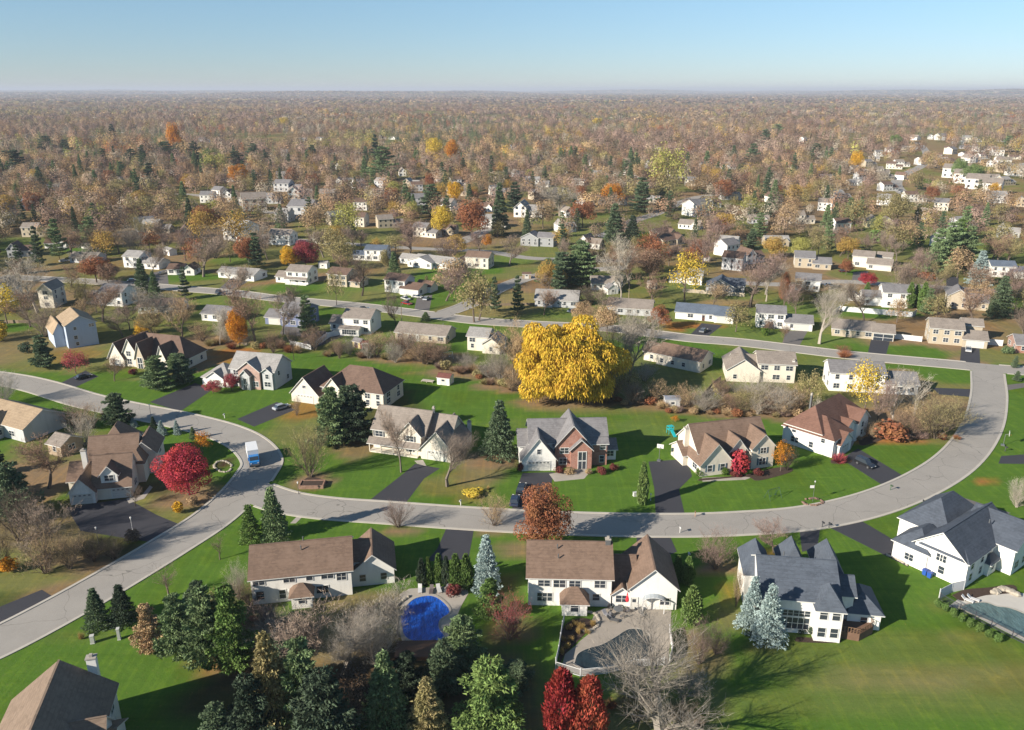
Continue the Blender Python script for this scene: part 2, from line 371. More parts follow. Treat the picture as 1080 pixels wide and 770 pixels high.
def near_road(p, skip, extra=0):
    for k, (C, w) in enumerate(ROADS):
        if k == skip: continue
        for q in C:
            if (p - q).length < w + extra: return True
    return False
def road_px(pxs, width, kerb=True, z=.02):
    C = spline([G(*p) for p in pxs]); ROADS.append((C, width / 2)); return dict(C=C, w=width, kerb=kerb, z=z)
RD = [
 road_px([(-60,702),(0,676),(60,645),(120,611),(180,575),(222,548),(252,522),(270,500),(276,485),(262,468),(235,455),(190,443),(140,433),(90,422),(40,407),(0,399),(-60,392)], 8.4, z=.020),
 road_px([(262,516),(300,529),(345,536),(400,540),(500,547),(600,552),(700,554),(780,552),(860,545),(930,528),(985,503),(1018,477),(1037,447),(1043,418),(1042,397),(1041,386)], 8.2, z=.026),
 road_px([(1200,395),(1080,391),(1000,384),(900,375),(840,368),(780,361),(730,357),(690,352),(640,346),(560,342),(500,338),(445,331),(380,323),(294,315),(247,309),(200,305),(150,301),(80,296),(0,292)], 8.0, z=.032),
 road_px([(462,333),(490,323),(508,314),(530,303),(562,292),(610,286),(660,282)], 7.4, z=.038),
 road_px([(300,252),(380,258),(440,262),(510,265),(557,272),(610,274),(680,276)], 7.4, False, z=.020),
 road_px([(1200,309),(1080,308),(1023,305),(941,300),(882,297),(830,300),(770,298)], 7.4, False, z=.020),
 road_px([(1000,214),(978,211),(956,205),(946,197),(947,189),(958,182),(972,175),(978,166),(974,156),(966,150)], 10, False, z=.020),
 road_px([(630,250),(652,242),(668,233),(690,226),(712,216),(735,208),(760,205)], 9, False, z=.026),
 road_px([(160,207),(200,205),(250,214),(275,222),(300,226)], 8, False, z=.026),
 road_px([(480,258),(500,249),(512,243),(530,235)], 9, False, z=.026),
]
for k, r in enumerate(RD):
    mb = MB(); ribbon(mb, r['C'], -r['w']/2, r['w']/2, 0, r['z'])
    tag(build(mb, "road", M_ROAD), "pale grey asphalt street", kind="structure")
    if r['kerb']:
        mb = MB()
        for sgn in (-1, 1):
            run = []
            n = len(r['C'])
            for i, p in enumerate(r['C']):
                d = (r['C'][min(i+1, n-1)] - r['C'][max(i-1, 0)]).normalized(); s = Vector((d.y, -d.x, 0)) * sgn
                q = p + s * (r['w']/2 + .25)
                if near_road(q, k, .1):
                    if len(run) > 1: ribbon(mb, run, -.28, .28, 0, .12)
                    run = []
                else: run.append(q)
            if len(run) > 1: ribbon(mb, run, -.28, .28, 0, .12)
        tag(build(mb, "kerb", M_KERB), "pale concrete kerb along the street", kind="structure")
def patch(name, pxs, mat, z, label=None, sm=False, h=0):
    P = [G(*p) for p in pxs]
    if sm: P = spline(P + [P[0]], 5)[:-1]
    mb = MB(); pts = [(p.x, p.y) for p in P]
    a = sum(pts[i-1][0]*pts[i][1] - pts[i][0]*pts[i-1][1] for i in range(len(pts)))
    if a < 0: pts = pts[::-1]
    mb.prism(pts, 0, z); o = build(mb, name, mat); tag(o, label, kind="structure"); return o
DRV = [
 ([(158,424),(190,434),(224,411),(206,404)],0),([(64,404),(76,410),(104,397),(90,391)],0),([(250,442),(268,450),(312,432),(292,424)],0),([(383,533),(424,536),(447,505),(464,494),(438,489),(425,500)],0),
 ([(538,546),(574,548),(584,498),(551,499),(545,515)],0),([(692,550),(724,550),(716,516),(730,502),(724,484),(684,487),(690,515)],0),([(887,484),(905,473),(966,510),(944,520)],0),
 ([(982,529),(1004,521),(1066,541),(1050,548)],1),([(872,555),(906,548),(964,582),(958,598)],0),([(671,560),(704,560),(714,582),(690,592),(672,582)],0),([(474,550),(501,552),(494,590),(450,592),(461,579)],0),
 ([(842,550),(866,550),(862,578),(846,582)],0),([(70,535),(134,526),(165,543),(196,556),(172,574),(85,560)],0),([(1053,489),(1056,481),(1130,476),(1130,490)],0),
 ([(984,409),(1040,411),(1040,420),(990,416)],0),([(914,378),(933,380),(939,358),(919,357)],0),([(1012,385),(1034,387),(1033,367),(1014,366)],0),([(723,358),(740,341),(762,343),(740,360)],0),
 ([(823,368),(829,349),(852,349),(840,370)],1),([(998,292),(1011,292),(1011,304),(998,304)],0),([(300,344),(345,350),(340,358),(295,352)],1),([(160,288),(176,284),(178,300),(150,303)],1),
 ([(243,294),(262,297),(240,308),(228,307)],1),([(440,313),(456,311),(452,332),(436,330)],1),([(900,287),(916,286),(912,298),(898,298)],1),([(1044,408),(1080,404),(1085,408),(1048,414)],1),([(-40,655),(0,640),(44,622),(60,632),(0,668)],0),
]
for pl, k in DRV: patch("driveway", pl, M_DRIVE2 if k else M_DRIVE, .014, "asphalt driveway off the street")
for pl in [[(306,552),(318,540),(323,541),(312,552)],[(579,500),(615,494),(624,496),(616,505),(585,508)],[(740,504),(786,502),(796,499),(797,502),(786,506),(741,508)],[(878,478),(892,470),(899,462),(902,464),(897,474),(886,482)],[(133,526),(150,522),(158,512),(161,514),(152,526),(136,531)],[(450,492),(440,489),(437,486),(446,485)]]:
    patch("path", pl, CONC, .018, "pale concrete garden path")
# ------------------------------------------------------------ house kit
_wm = {}
def win_mesh(w, h, style):
    key = (round(w, 2), round(h, 2), style)
    if key in _wm: return _wm[key]
    f = MB(); g = MB(); t = .11; d = .07
    f.box(-w/2 - t, w/2 + t, -d, 0, -t, 0); f.box(-w/2 - t, w/2 + t, -d, 0, h, h + t)
    f.box(-w/2 - t, -w/2, -d, 0, 0, h); f.box(w/2, w/2 + t, -d, 0, 0, h)
    f.box(-w/2, w/2, -d * .7, 0, h * .48, h * .52)
    n = max(1, round(w / .85))
    for i in range(1, n): x = -w/2 + w * i / n; f.box(x - .04, x + .04, -d * .8, 0, 0, h)
    if style == 's':
        for sx in (-1, 1): f.box(sx * (w/2 + t + .22) - .2, sx * (w/2 + t + .22) + .2, -.05, 0, -.05, h + .05, 1)
    g.box(-w/2, w/2, -.025, 0, 0, h)
    _wm[key] = (f, g); return _wm[key]
_wcache = {}
def add_window(root, pos, rz, w, h, style='', merged=False, shutter=None):
    key = (round(w, 2), round(h, 2), style, merged, tuple(shutter) if shutter else None)
    if key not in _wcache:
        f, g = win_mesh(w, h, style); sm = plain("shutter", shutter or (.05, .08, .1), .5)
        if merged:
            mb = MB(); mb.add(f.v, f.f); mb.m = [2 if q else 0 for q in f.m]; mb.add(g.v, g.f, 1)
            _wcache[key] = (mb.mesh("window", [TRIM, GLASS, sm]), None)
        else: _wcache[key] = (f.mesh("window", [TRIM, sm]), g.mesh("pane", [GLASS]))
    a, b = _wcache[key]
    o = link("window", a, root, pos, rz)
    if b: link("pane", b, o)
FACE = {'f': 0.0, 'r': R(90), 'b': R(180), 'l': R(-90)}
class Wing:
    def __init__(s, k, W, x0, x1, y0, y1, eave, axis, rise, zb=0, wall=None, open=False, oh=.42, rear=None):
        e = .012 * k
        s.x0, s.x1, s.y0, s.y1 = x0 * W - e, x1 * W + e, y0 - e, y1 + e
        s.eave, s.axis, s.rise, s.zb, s.wall, s.open, s.oh, s.k = eave + e * .7, axis, rise, zb, wall, open, oh, k
    def face(s, f):
        return {'f': (s.x0, s.x1, s.y0), 'b': (s.x0, s.x1, s.y1), 'l': (s.y0, s.y1, s.x0), 'r': (s.y0, s.y1, s.x1)}[f]
    def on(s, f, u, out=0.0):   # point on face f, u metres along it
        if f == 'f': return (s.x0 + u, s.y0 - out)
        if f == 'b': return (s.x0 + u, s.y1 + out)
        if f == 'l': return (s.x0 - out, s.y0 + u)
        return (s.x1 + out, s.y0 + u)
    def length(s, f): return (s.x1 - s.x0) if f in 'fb' else (s.y1 - s.y0)
    def has(s, x, y, z): return (not s.open) and s.x0 - .15 < x < s.x1 + .15 and s.y0 - .15 < y < s.y1 + .15 and s.zb < z < s.eave + s.rise * .35
def wing_walls(mb, w, m):
    x0, x1, y0, y1, e, z0 = w.x0, w.x1, w.y0, w.y1, w.eave, w.zb
    top = e + w.rise - .12
    if w.open:
        n = max(2, int((x1 - x0) / 2.6) + 1)
        for i in range(n):
            x = x0 + .1 + (x1 - x0 - .2) * i / (n - 1); mb.box(x - .09, x + .09, y0, y0 + .18, z0, e - .02, m)
        mb.box(x0, x1, y0, y1 - .05, z0, z0 + .3, m); return
    vs = [(x0,y0,z0),(x1,y0,z0),(x1,y1,z0),(x0,y1,z0),(x0,y0,e),(x1,y0,e),(x1,y1,e),(x0,y1,e)]
    fs = [(0,1,5,4),(1,2,6,5),(2,3,7,6),(3,0,4,7)]
    mb.add(vs, fs, m)
    if w.axis == 'x':
        ym = (y0 + y1) / 2; mb.add([(x0,y0,e),(x0,y1,e),(x0,ym,top)], [(0,2,1)], m); mb.add([(x1,y0,e),(x1,y1,e),(x1,ym,top)], [(0,1,2)], m)
    elif w.axis == 'y':
        xm = (x0 + x1) / 2; mb.add([(x0,y0,e),(x1,y0,e),(xm,y0,top)], [(0,1,2)], m); mb.add([(x0,y1,e),(x1,y1,e),(xm,y1,top)], [(0,2,1)], m)
def wing_roof(mb, w):
    o, th = w.oh, .16
    x0, x1, y0, y1, e, r = w.x0, w.x1, w.y0, w.y1, w.eave, w.rise
    if w.axis in 'xy':
        if w.axis == 'x': a0, a1, b0, b1 = x0 - o, x1 + o, y0, y1
        else: a0, a1, b0, b1 = y0 - o, y1 + o, x0, x1
        half = (b1 - b0) / 2; sl = r / half; lo = e - o * sl; bm = (b0 + b1) / 2
        sec = [(b0 - o, lo), (bm, e + r), (b1 + o, lo), (b1 + o, lo - th), (bm, e + r - th * 1.3), (b0 - o, lo - th)]
        P = (lambda a, b, z: (a, b, z)) if w.axis == 'x' else (lambda a, b, z: (b, a, z))
        vs = [P(a0, *q) for q in sec] + [P(a1, *q) for q in sec]
        mb.add(vs, [(0,6,7,1) if w.axis == 'x' else (0,1,7,6), (1,7,8,2) if w.axis == 'x' else (1,2,8,7)], 0)
        mb.add(vs, [(2,8,9,3),(3,9,10,4),(4,10,11,5),(5,11,6,0),(0,1,4,5),(1,2,3,4),(6,11,10,7),(7,10,9,8)], 1)
        # ridge cap
        if w.axis == 'x': mb.box(a0 + .02, a1 - .02, bm - .14, bm + .14, e + r - .05, e + r + .03, 0)
        else: mb.box(bm - .14, bm + .14, a0 + .02, a1 - .02, e + r - .05, e + r + .03, 0)
    else:
        hx, hy = (x1 - x0) / 2, (y1 - y0) / 2; half = min(hx, hy); sl = r / half; lo = e - o * sl
        X0, X1, Y0, Y1 = x0 - o, x1 + o, y0 - o, y1 + o; z = e + r
        if hx >= hy: a, b = (x0 + half, (y0+y1)/2, z), (x1 - half, (y0+y1)/2, z)
        else: a, b = ((x0+x1)/2, y0 + half, z), ((x0+x1)/2, y1 - half, z)
        if abs(hx - hy) < .3: a = b = ((x0+x1)/2, (y0+y1)/2, z)
        base = [(X0,Y0,lo),(X1,Y0,lo),(X1,Y1,lo),(X0,Y1,lo)]; low = [(p[0],p[1],lo-th) for p in base]
        vs = base + [a, b]
        if a == b: fs = [(0,1,4),(1,2,4),(2,3,4),(3,0,4)]
        elif hx >= hy: fs = [(0,1,5,4),(1,2,5),(2,3,4,5),(3,0,4)]
        else: fs = [(0,1,4),(1,2,5,4),(2,3,5),(3,0,4,5)]
        mb.add(vs, fs, 0); mb.add(base + low, [(0,4,5,1),(1,5,6,2),(2,6,7,3),(3,7,4,0),(4,7,6,5)], 1)
def make_house(name, root, W, wings, wall, roof, feats=(), near=True, auto=True, shutter=None, seed=0, mats=None, gut=True):
    """walls, roof, windows, doors and chimneys as parts under ROOT; local x runs along the front W metres, y away from the viewer side"""
    rg = random.Random(seed)
    ws = [Wing(k, W, *w[:7], **(w[7] if len(w) > 7 else {})) for k, w in enumerate(wings)]
    wm = [wall]; 
    def mi(m):
        if m is None: return 0
        if m not in wm: wm.append(m)
        return wm.index(m)
    a = MB(); b = MB()
    for w in ws: wing_walls(a, w, mi(w.wall)); wing_roof(b, w)
    build(a, "wall", wm, root); rf = build(b, "roof", [roof, TRIM], root)
    used = []
    for ft in feats:
        k = ft[0]
        if k in ('garage', 'door', 'win', 'arch'):
            w = ws[ft[1]]; f = ft[2]; L = w.length(f); u = ft[3] * L; ww, hh = ft[4], ft[5]; z = ft[6] if len(ft) > 6 else 0.05
            x, y = w.on(f, u); used.append((w, f, u, ww, z, hh))
            if k == 'win': add_window(root, (x, y, z), FACE[f], ww, hh, ft[7] if len(ft) > 7 else '', not near, shutter)
            else:
                g = MB(); t = .14
                g.box(-ww/2 - t, -ww/2, -.09, 0, 0, hh + t, 0); g.box(ww/2, ww/2 + t, -.09, 0, 0, hh + t, 0); g.box(-ww/2, ww/2, -.09, 0, hh, hh + t, 0)
                if k == 'garage':
                    rows = 4
                    for i in range(rows): g.box(-ww/2, ww/2, -.035 - .006 * (i % 2), 0, hh * i / rows + .015, hh * (i + 1) / rows - .015, 1)
                    g.box(-ww/2, ww/2, -.02, 0, 0, hh, 2)
                    if near:
                        n = max(2, int(ww / .8))
                        for i in range(n):
                            cx = -ww/2 + ww * (i + .5) / n; g.box(cx - .22, cx + .22, -.05, 0, hh * .8, hh * .93, 2)
                    build(g, "garage_door", [TRIM, GDOOR, METALG], root, (x, y, z), FACE[f])
                elif k == 'arch':
                    g.box(-ww/2, ww/2, -.03, 0, 0, hh, 1); g.box(-.06, .06, -.06, 0, 0, hh, 0); g.box(-ww/2, ww/2, -.06, 0, hh * .45, hh * .5, 0)
                    build(g, "entrance", [TRIM, GLASS, METALG], root, (x, y, z), FACE[f])
                else:
                    g.box(-ww/2, ww/2, -.045, 0, 0, hh, 1); g.box(-ww*.3, ww*.3, -.055, 0, hh*.6, hh*.88, 2)
                    build(g, "door", [TRIM, DARKDOOR if rg.random() < .5 else GDOOR, GLASS], root, (x, y, z), FACE[f])
        elif k == 'chim':
            _, xf, y, zt, sz = ft[:5]; g = MB(); x = xf * W
            g.box(x - sz*.6, x + sz*.6, y - sz*.45, y + sz*.45, ft[6] if len(ft) > 6 else 0, zt, 0)
            g.box(x - sz*.7, x + sz*.7, y - sz*.55, y + sz*.55, zt, zt + .18, 1); g.box(x - .2, x + .2, y - .2, y + .2, zt + .18, zt + .55, 1)
            build(g, "chimney", [ft[5] if len(ft) > 5 else wall, CONC], root)
        elif k == 'vents':
            for (xf, y, z) in ft[1]:
                g = MB(); g.tube((0,0,0), (0,0,.75), .1, .1, 8); build(g, "vent_pipe", METALG, rf, (xf * W, y, z))
    if auto:
        fs = 'frlb' if near else 'frl'
        for w in ws:
            if w.open or w.x1 - w.x0 < 1.2: continue
            rows = [(.95, 1.25)] if w.eave - w.zb < 4.3 else [(.95, 1.35), (w.eave - 2.05, 1.3)]
            if w.zb > 2: rows = [(w.zb + max(.15, (w.eave - w.zb) - 1.25), 1.0)]
            if w.eave > 7.2: rows = [(.9, 1.3), (3.5, 1.2), (w.eave - 2.0, 1.3)]
            for f in fs:
                L = w.length(f); n = max(1, int(L / 3.1)) if f in 'fb' else max(1, int(L / 4.4))
                if L < 1.8: continue
                for z, h in rows:
                    for i in range(n):
                        ww = rg.choice((1.0, 1.0, 1.5, 1.9)) if L / n > 2.4 else min(1.0, L / n * .55)
                        u = L * (i + .5) / n
                        if any(q[0] is w and q[1] == f and abs(q[2] - u) < (q[3] + ww) / 2 + .25 and z < q[4] + q[5] + .2 and z + h > q[4] for q in used): continue
                        x, y = w.on(f, u, .25)
                        bad = False
                        for q in ws:
                            if q is not w:
                                for du in (-ww/2, ww/2):
                                    xx, yy = w.on(f, u + du, .25)
                                    for zz in (z + .1, z + h): bad |= q.has(xx, yy, zz)
                        if bad or rg.random() < (.12 if f in 'fb' else .3): continue
                        x, y = w.on(f, u); add_window(root, (x, y, z), FACE[f], ww, h, 's' if shutter and f == 'f' else '', not near, shutter)
    return ws
NHOUSE = []
def house(label, lm, A, B, wings, wall, roof, feats=(), rot=None, W=None, name="house", near=True, cat="house", shutter=None, group=None, auto=True, keep=True):
    a, b = G(*A), G(*B); d = b - a
    rz = math.atan2(d.y, d.x) if rot is None else R(rot); W = W or d.length
    root = empty(name, a, rz, label, cat, group)
    make_house(name, root, W, wings, wall, roof, feats, near, auto, shutter, seed=int(A[0] * 3 + A[1]))
    cy = max(w[3] for w in wings) / 2; c = a + Vector((math.cos(rz) * W/2 - math.sin(rz) * cy, math.sin(rz) * W/2 + math.cos(rz) * cy, 0))
    if lm: mark(lm, c)
    x0 = min(w[0] for w in wings) * W; x1 = max(w[1] for w in wings) * W; y0 = min(w[2] for w in wings); y1 = max(w[3] for w in wings)
    if keep: FOOT.append((a.copy(), rz, x0 - 2.5, x1 + 2.5, y0 - 3, y1 + 2.5))
    NHOUSE.append((round(W, 1), round(math.degrees(rz)), lm)); return root
FOOT = []
WHT = siding((.76, .75, .72)); CRM = siding((.66, .61, .52)); BGE = siding((.44, .38, .29)); GRY = siding((.30, .31, .32)); BLU = siding((.16, .19, .30)); LGY = siding((.45, .46, .47)); YEL = siding((.62, .56, .33)); TANW = siding((.36, .28, .2)); PBL = siding((.40, .47, .58))
R_BRN = shingle((.165, .112, .083)); R_RED = shingle((.145, .078, .058)); R_TAN = shingle((.30, .225, .15)); R_GRY = shingle((.17, .165, .17)); R_DGY = shingle((.075, .09, .115)); R_LGY = shingle((.27, .26, .25))
R_TGY = shingle((.22, .19, .165)); R_DBR = shingle((.13, .085, .065)); R_MAR = shingle((.15, .06, .05)); R_SLT = shingle((.10, .125, .165))
EG = dict

# H1 bottom corner, seen from above
pa = G(14, 738, 5.8); pb = G(121, 721, 5.8); dd = pb - pa; W1 = dd.length
r1 = empty("house", (pa.x, pa.y, 0), math.atan2(dd.y, dd.x), "large house with tan roof planes and tall white chimney, cut by the picture's lower edge", "house")
make_house("house", r1, W1, [(0, 1, -17, 0, 5.8, 'y', 4.7), (-.9, .5, -14, -5, 5.2, 'x', 2.4), (.72, 1.12, -13, -4, 3.2, 'x', 2.6), (.35, .8, -19, -12, 5.2, 'y', 2.2), (.45, 1.06, -11.5, -6.5, 5.5, 'x', 2.7)], WHT, shingle((.19, .14, .105)),
    [('chim', .80, .8, 9.8, .95, WHT), ('vents', [(.62, -4, 8.0), (.3, -10, 7.9)])], True)
mark("the tan-roofed house with the tall white chimney", pa)
H = house
H("white two-storey house with long brown roof and six-sided bay by the blue pool", "the white house by the blue pool", (267,638), (372,627),
  [(0,1,0,10,5.1,'x',3.1), (1.0,1.44,2.2,10.5,3.1,'y',3.0), (.40,.60,-2.4,.2,2.7,'h',1.3), (1.0,1.2,3.2,9,4.6,'x',2.2)], WHT, R_BRN,
  [('win',0,'f',.08,1.8,1.2,3.6),('win',0,'f',.38,1.8,1.2,3.6),('win',0,'f',.08,1.2,1.5,.9),('win',0,'f',.3,1.0,1.6,.7),('vents',[(.5,3.5,7.4),(.52,5,8.2)]),('win',0,'f',.58,1.0,1.3,3.6),('win',0,'f',.76,1.9,1.2,3.6)])
H("white two-storey house with tan-brown roof and paved terrace behind its tall white gable", "the white house with the paved terrace", (557,638), (644,640),
  [(0,1,0,10.5,5.6,'x',3.4), (.97,1.3,1.2,10,2.8,'x',3.6), (1.22,1.78,-.4,9.6,4.2,'y',3.5), (.41,.70,-2.6,.3,2.8,'h',1.7), (1.02,1.24,.1,2.2,2.7,'y',1.2)], WHT, R_BRN,
  [('win',0,'f',.19,1.9,1.1,3.7),('win',0,'f',.56,1.8,1.1,3.7),('win',0,'f',.86,1.7,1.3,3.6),('win',0,'f',.2,2.4,1.5,.9),('win',0,'f',.82,1.1,1.2,1.2),('win',3,'f',.5,1.2,1.6,.8),('door',2,'f',.1,1.0,2.1),('vents',[(.35,4,8.3),(.36,2.5,7.4)]),('chim',.97,5,9.6,.7,METALG)])
H("white house with dark slate-grey hip roof and hexagonal deck behind two blue spruces", "the grey-roofed white house with the deck", (799,664), (880,671),
  [(0,1,0,11.5,6.3,'x',3.6), (.70,1.03,-1.6,3,6.2,'h',2.6), (-.12,.22,7,14.5,6.0,'h',3.0), (.42,.72,9,15.5,6.0,'h',3.2), (.9,1.22,7,15.5,6.0,'h',3.2), (1.0,1.25,3,8,5.8,'x',1.8), (1.2,1.62,2.5,9.5,3.2,'h',2.0)], WHT, R_DGY,
  [('win',0,'f',.47,4.2,2.0,.8),('win',0,'f',.47,4.2,1.0,3.1),('win',1,'f',.26,1.1,1.7,4.0),('win',1,'f',.74,1.1,1.7,4.0),('win',1,'f',.26,1.1,1.6,.9),('win',1,'f',.74,1.1,1.6,.9),('vents',[(.36,7,9.4)])])
H("big white house with slate-blue roofs beside the fenced pool", "the slate-roofed white house by the fenced pool", (1016,621), (1092,590),
  [(0,1,.3,9,5.2,'x',3.6,EG(oh=.5)), (.0,.42,0,8,5.2,'h',2.4), (.62,1.2,-3,6,5.3,'y',3.2), (-.02,.5,6.5,12.5,3.9,'h',2.4), (.35,1.15,6,15,5.2,'h',4.2), (.42,.58,-.7,.5,2.9,'h',.8)], WHT, shingle((.062, .075, .098)),
  [('win',0,'f',.1,1.9,1.5,3.5),('vents',[(.7,2.4,7.4)])], rot=37, W=17)
H("red-brick and white two-storey house with steep grey gables and white garage door", "the brick house", (550.6,497), (642,495),
  [(.10,1.0,3.0,12.5,5.7,'x',3.6), (0,.385,0,9,3.1,'y',4.9,EG(wall=WHT)), (.385,.80,1.4,11,5.4,'y',4.8,EG(wall=BRK)), (.56,.80,.5,3,4.9,'y',2.3,EG(wall=BRK)), (.80,.99,2.3,5,5.5,'x',.8,EG(wall=BRK)), (-.02,.2,4,11,4.6,'x',2.4), (.99,1.12,5,10,2.8,'x',1.4)], WHT, R_GRY,
  [('garage',1,'f',.5,4.9,2.25),('win',1,'f',.5,.8,1.1,4.1),('arch',3,'f',.55,1.7,4.1),('win',2,'f',.26,1.9,1.3,3.5),('win',2,'f',.22,1.6,1.4,.9),('win',4,'f',.7,1.0,1.5,.8),('win',4,'f',.75,1.2,1.2,3.9)])
H("cream house with four tan-roofed gables and blue shutters behind the small crimson tree", "the cream house with four tan gables", (738,503), (816,493),
  [(.05,1.0,3.0,13,4.6,'x',4.6), (0,.42,0,10,3.1,'y',4.4), (.42,.64,1.4,6,4.9,'y',2.6), (.70,1.0,.6,8,5.3,'y',2.9), (-.06,.1,6,12,2.8,'x',2.0)], CRM, R_BRN,
  [('win',1,'f',.3,1.1,1.5,1.0,'s'),('win',1,'f',.7,1.1,1.5,1.0,'s'),('win',3,'f',.5,1.4,1.3,3.6,'s'),('win',3,'f',.5,1.6,1.6,.8,'s'),('chim',.02,8,8.2,1.0)], shutter=(.07,.12,.16))
H("white house with large red-brown hipped roof beside the black car", "the red-brown hip-roofed house", (877,483), (921,457),
  [(0,1,3,12,5.4,'h',4.2), (0,.42,0,12.5,4.6,'h',3.2,EG(wall=WHT)), (.08,.36,-.8,3,3.2,'y',2.2), (.62,.9,.6,5,5.0,'y',2.4), (.4,.62,1.2,4,4.6,'y',1.6)], WHT, R_RED,
  [('garage',2,'f',.5,3.0,2.2),('win',1,'l',.2,.9,1.1,3.0),('chim',.45,11.0,9.9,.45,METALG)], rot=43)
H("cream two-storey house with grey-brown roof and front porch behind a bare tree", "the cream house with the porch", (390,476), (476,488),
  [(0,.64,2,11.5,5.3,'x',3.9), (0,.60,-.2,2.3,2.6,'x',.8,EG(open=True)), (.36,.62,.9,5,5.4,'y',3.0), (.64,1.02,0,11,2.9,'y',4.4), (.5,.92,3.6,12,4.4,'x',3.9)], CRM, R_TGY,
  [('garage',3,'f',.5,4.6,2.2),('chim',.62,9,8.9,.5,METALG),('win',2,'f',.5,1.8,1.3,3.5,'s'),('chim',1.0,12,5.2,.7,TRIM)], shutter=(.08,.09,.1))
H("tan house with brown hipped roofs and gabled garage behind the big dark pines", "the brown-roofed house behind the pines", (308,423), (400,436),
  [(.30,1.0,2.5,14,4.8,'h',4.6), (0,.32,0,10,2.9,'y',4.6), (.36,.56,1.2,8,4.6,'y',3.2), (.56,.74,1.8,5,4.3,'y',1.6)], CRM, R_DBR,
  [('garage',1,'f',.5,4.8,2.2),('win',1,'f',.5,1.0,.8,4.2),('win',2,'f',.5,1.5,1.3,3.2)])
H("pale brick two-storey house with pale grey roof and white garage beside a reddish shrub", "the pale brick house with the grey roof", (214,406), (288,413),
  [(.38,1.0,1.5,11,5.6,'x',3.4), (0,.40,0,9,2.8,'h',2.9,EG(wall=WHT)), (.52,.82,.4,6,5.6,'y',2.6,EG(wall=brick((.36,.22,.18),(.42,.28,.24),(.4,.36,.32),1,"pale_brick"))), (.58,.70,-.6,1,4.6,'y',1.4), (.08,.32,-.4,3,2.8,'y',1.9,EG(wall=WHT)), (.84,.98,1,3,5.3,'y',1.2)], LGY, R_LGY,
  [('garage',4,'f',.5,3.4,2.1),('win',2,'f',.8,1.5,1.4,.9),('arch',3,'f',.5,1.0,3.4)])
H("cream house with steep brown gables and arched entry behind the round green pine", "the steep brown-gabled house", (116,385), (190,393),
  [(.05,1.0,3,13,3.6,'h',5.2), (0,.22,0,8,2.9,'y',4.6), (.20,.40,.6,9,4.6,'y',4.4), (.40,.52,-.2,6,3.9,'y',4.4,EG(wall=BGE)), (.66,.8,1,6,3.2,'y',4.4)], CRM, R_DBR,
  [('arch',3,'f',.5,1.6,3.4),('garage',1,'f',.5,2.6,2.1),('win',2,'f',.4,1.5,1.5,3.4),('win',2,'f',.4,1.5,1.7,.8)])
H("tall pale blue-grey gabled house with tan roof beside the dark fir", "the tall blue-grey gabled house", (73,368), (105,363),
  [(0,1,0,14,7.9,'y',2.6), (-.35,.05,4,16,5.2,'y',3.0), (1,1.1,8,14,3,'x',.8)], PBL, R_TAN,  # white walls; their bluish shade is put into the siding colour
  [('win',0,'f',.28,1.0,1.1,2.9),('win',0,'f',.85,1.5,1.0,6.3),('win',0,'f',.3,.9,1.1,.7),('win',0,'f',.3,.8,.9,6.0)], rot=38, auto=False)
H("low house with tan-grey gable roof at the street end of a bare tree row", "the low tan-grey gabled house", (27,467), (66,452),
  [(-1.7,0,0,11,3.7,'x',3.0), (-1.2,-.7,-4,2,3.4,'y',2.4)], LGY, R_TAN, [], rot=-26, W=11)
H("tan-roofed outbuilding of grey boards with a white end wall among bare trees", "the grey-boarded outbuilding", (52,479), (66,474), [(0,1,0,5.5,3.0,'x',1.5)], TANW, R_TGY, [('win',0,'f',.5,.9,1.2,1.2)], W=4.4, rot=-24, cat="outbuilding")
H("cream house with many brown roof planes and a white dormer beside the crimson tree", "the many-gabled brown-roofed house", (75,533), (138,527),
  [(.38,1.0,1.2,9.5,3.1,'x',5.2), (0,.42,0,8,2.9,'y',2.9,EG(wall=WHT)), (.52,.80,1.6,5.5,5.6,'y',1.8,EG(zb=3.2,wall=WHT)), (.15,.98,9,18,4.9,'x',4.4), (.2,.8,14,24,5.4,'h',4.4), (.85,1.28,12,20,5.2,'y',2.6), (.9,1.12,8,13,5.0,'h',2.0), (-.15,.2,6,14,2.8,'x',2.4)], CRM, R_BRN,
  [('garage',1,'f',.5,3.6,2.2),('garage',0,'f',.72,3.4,2.2),('win',2,'f',.5,1.7,1.2,4.0),('chim',.12,8.5,8.2,.85,TRIM)])
mid = EG(near=False)
def HM(label, lm, A, B, wings, wall, roof, feats=(), **k): return house(label, lm, A, B, wings, wall, roof, feats, near=False, **k)
HM("long low beige ranch house with grey-tan roof behind the hedgerow shrubs", "the long beige ranch house", (417,358), (470,363), [(0,1,0,9.5,2.9,'x',2.2)], BGE, R_TGY, [('door',0,'f',.45,1.0,2.1),('vents',[(.85,5,4.9)])])
HM("white two-storey house with glazed sunroom beside the white-fenced pool", "the white house with the sunroom", (346,350), (391,353), [(.36,1,0,10,5.7,'x',2.3), (0,.4,2,9,2.9,'x',2.0), (.36,.80,-3,.2,2.6,'x',.6)], WHT, R_TGY, [('win',2,'f',.5,5.0,1.5,.6)])
HM("dull blue two-storey house with grey roof beside a bare brown tree", "the dull blue house", (297,344), (322,346), [(0,1,0,10.5,5.7,'x',2.2), (-.75,.05,1,9,2.9,'x',1.9)], BLU, R_GRY, [('garage',1,'f',.5,4.4,2.1)])
HM("white two-storey house with carport wing across the street from the dull blue house", "the white house with the carport wing", (303,299), (325,300.5), [(0,1,0,9,5.7,'x',2.0), (-.6,.05,1,8,2.8,'x',1.8), (0,1,-1.6,.2,2.7,'x',.6,EG(open=True))], WHT, R_TGY, [])
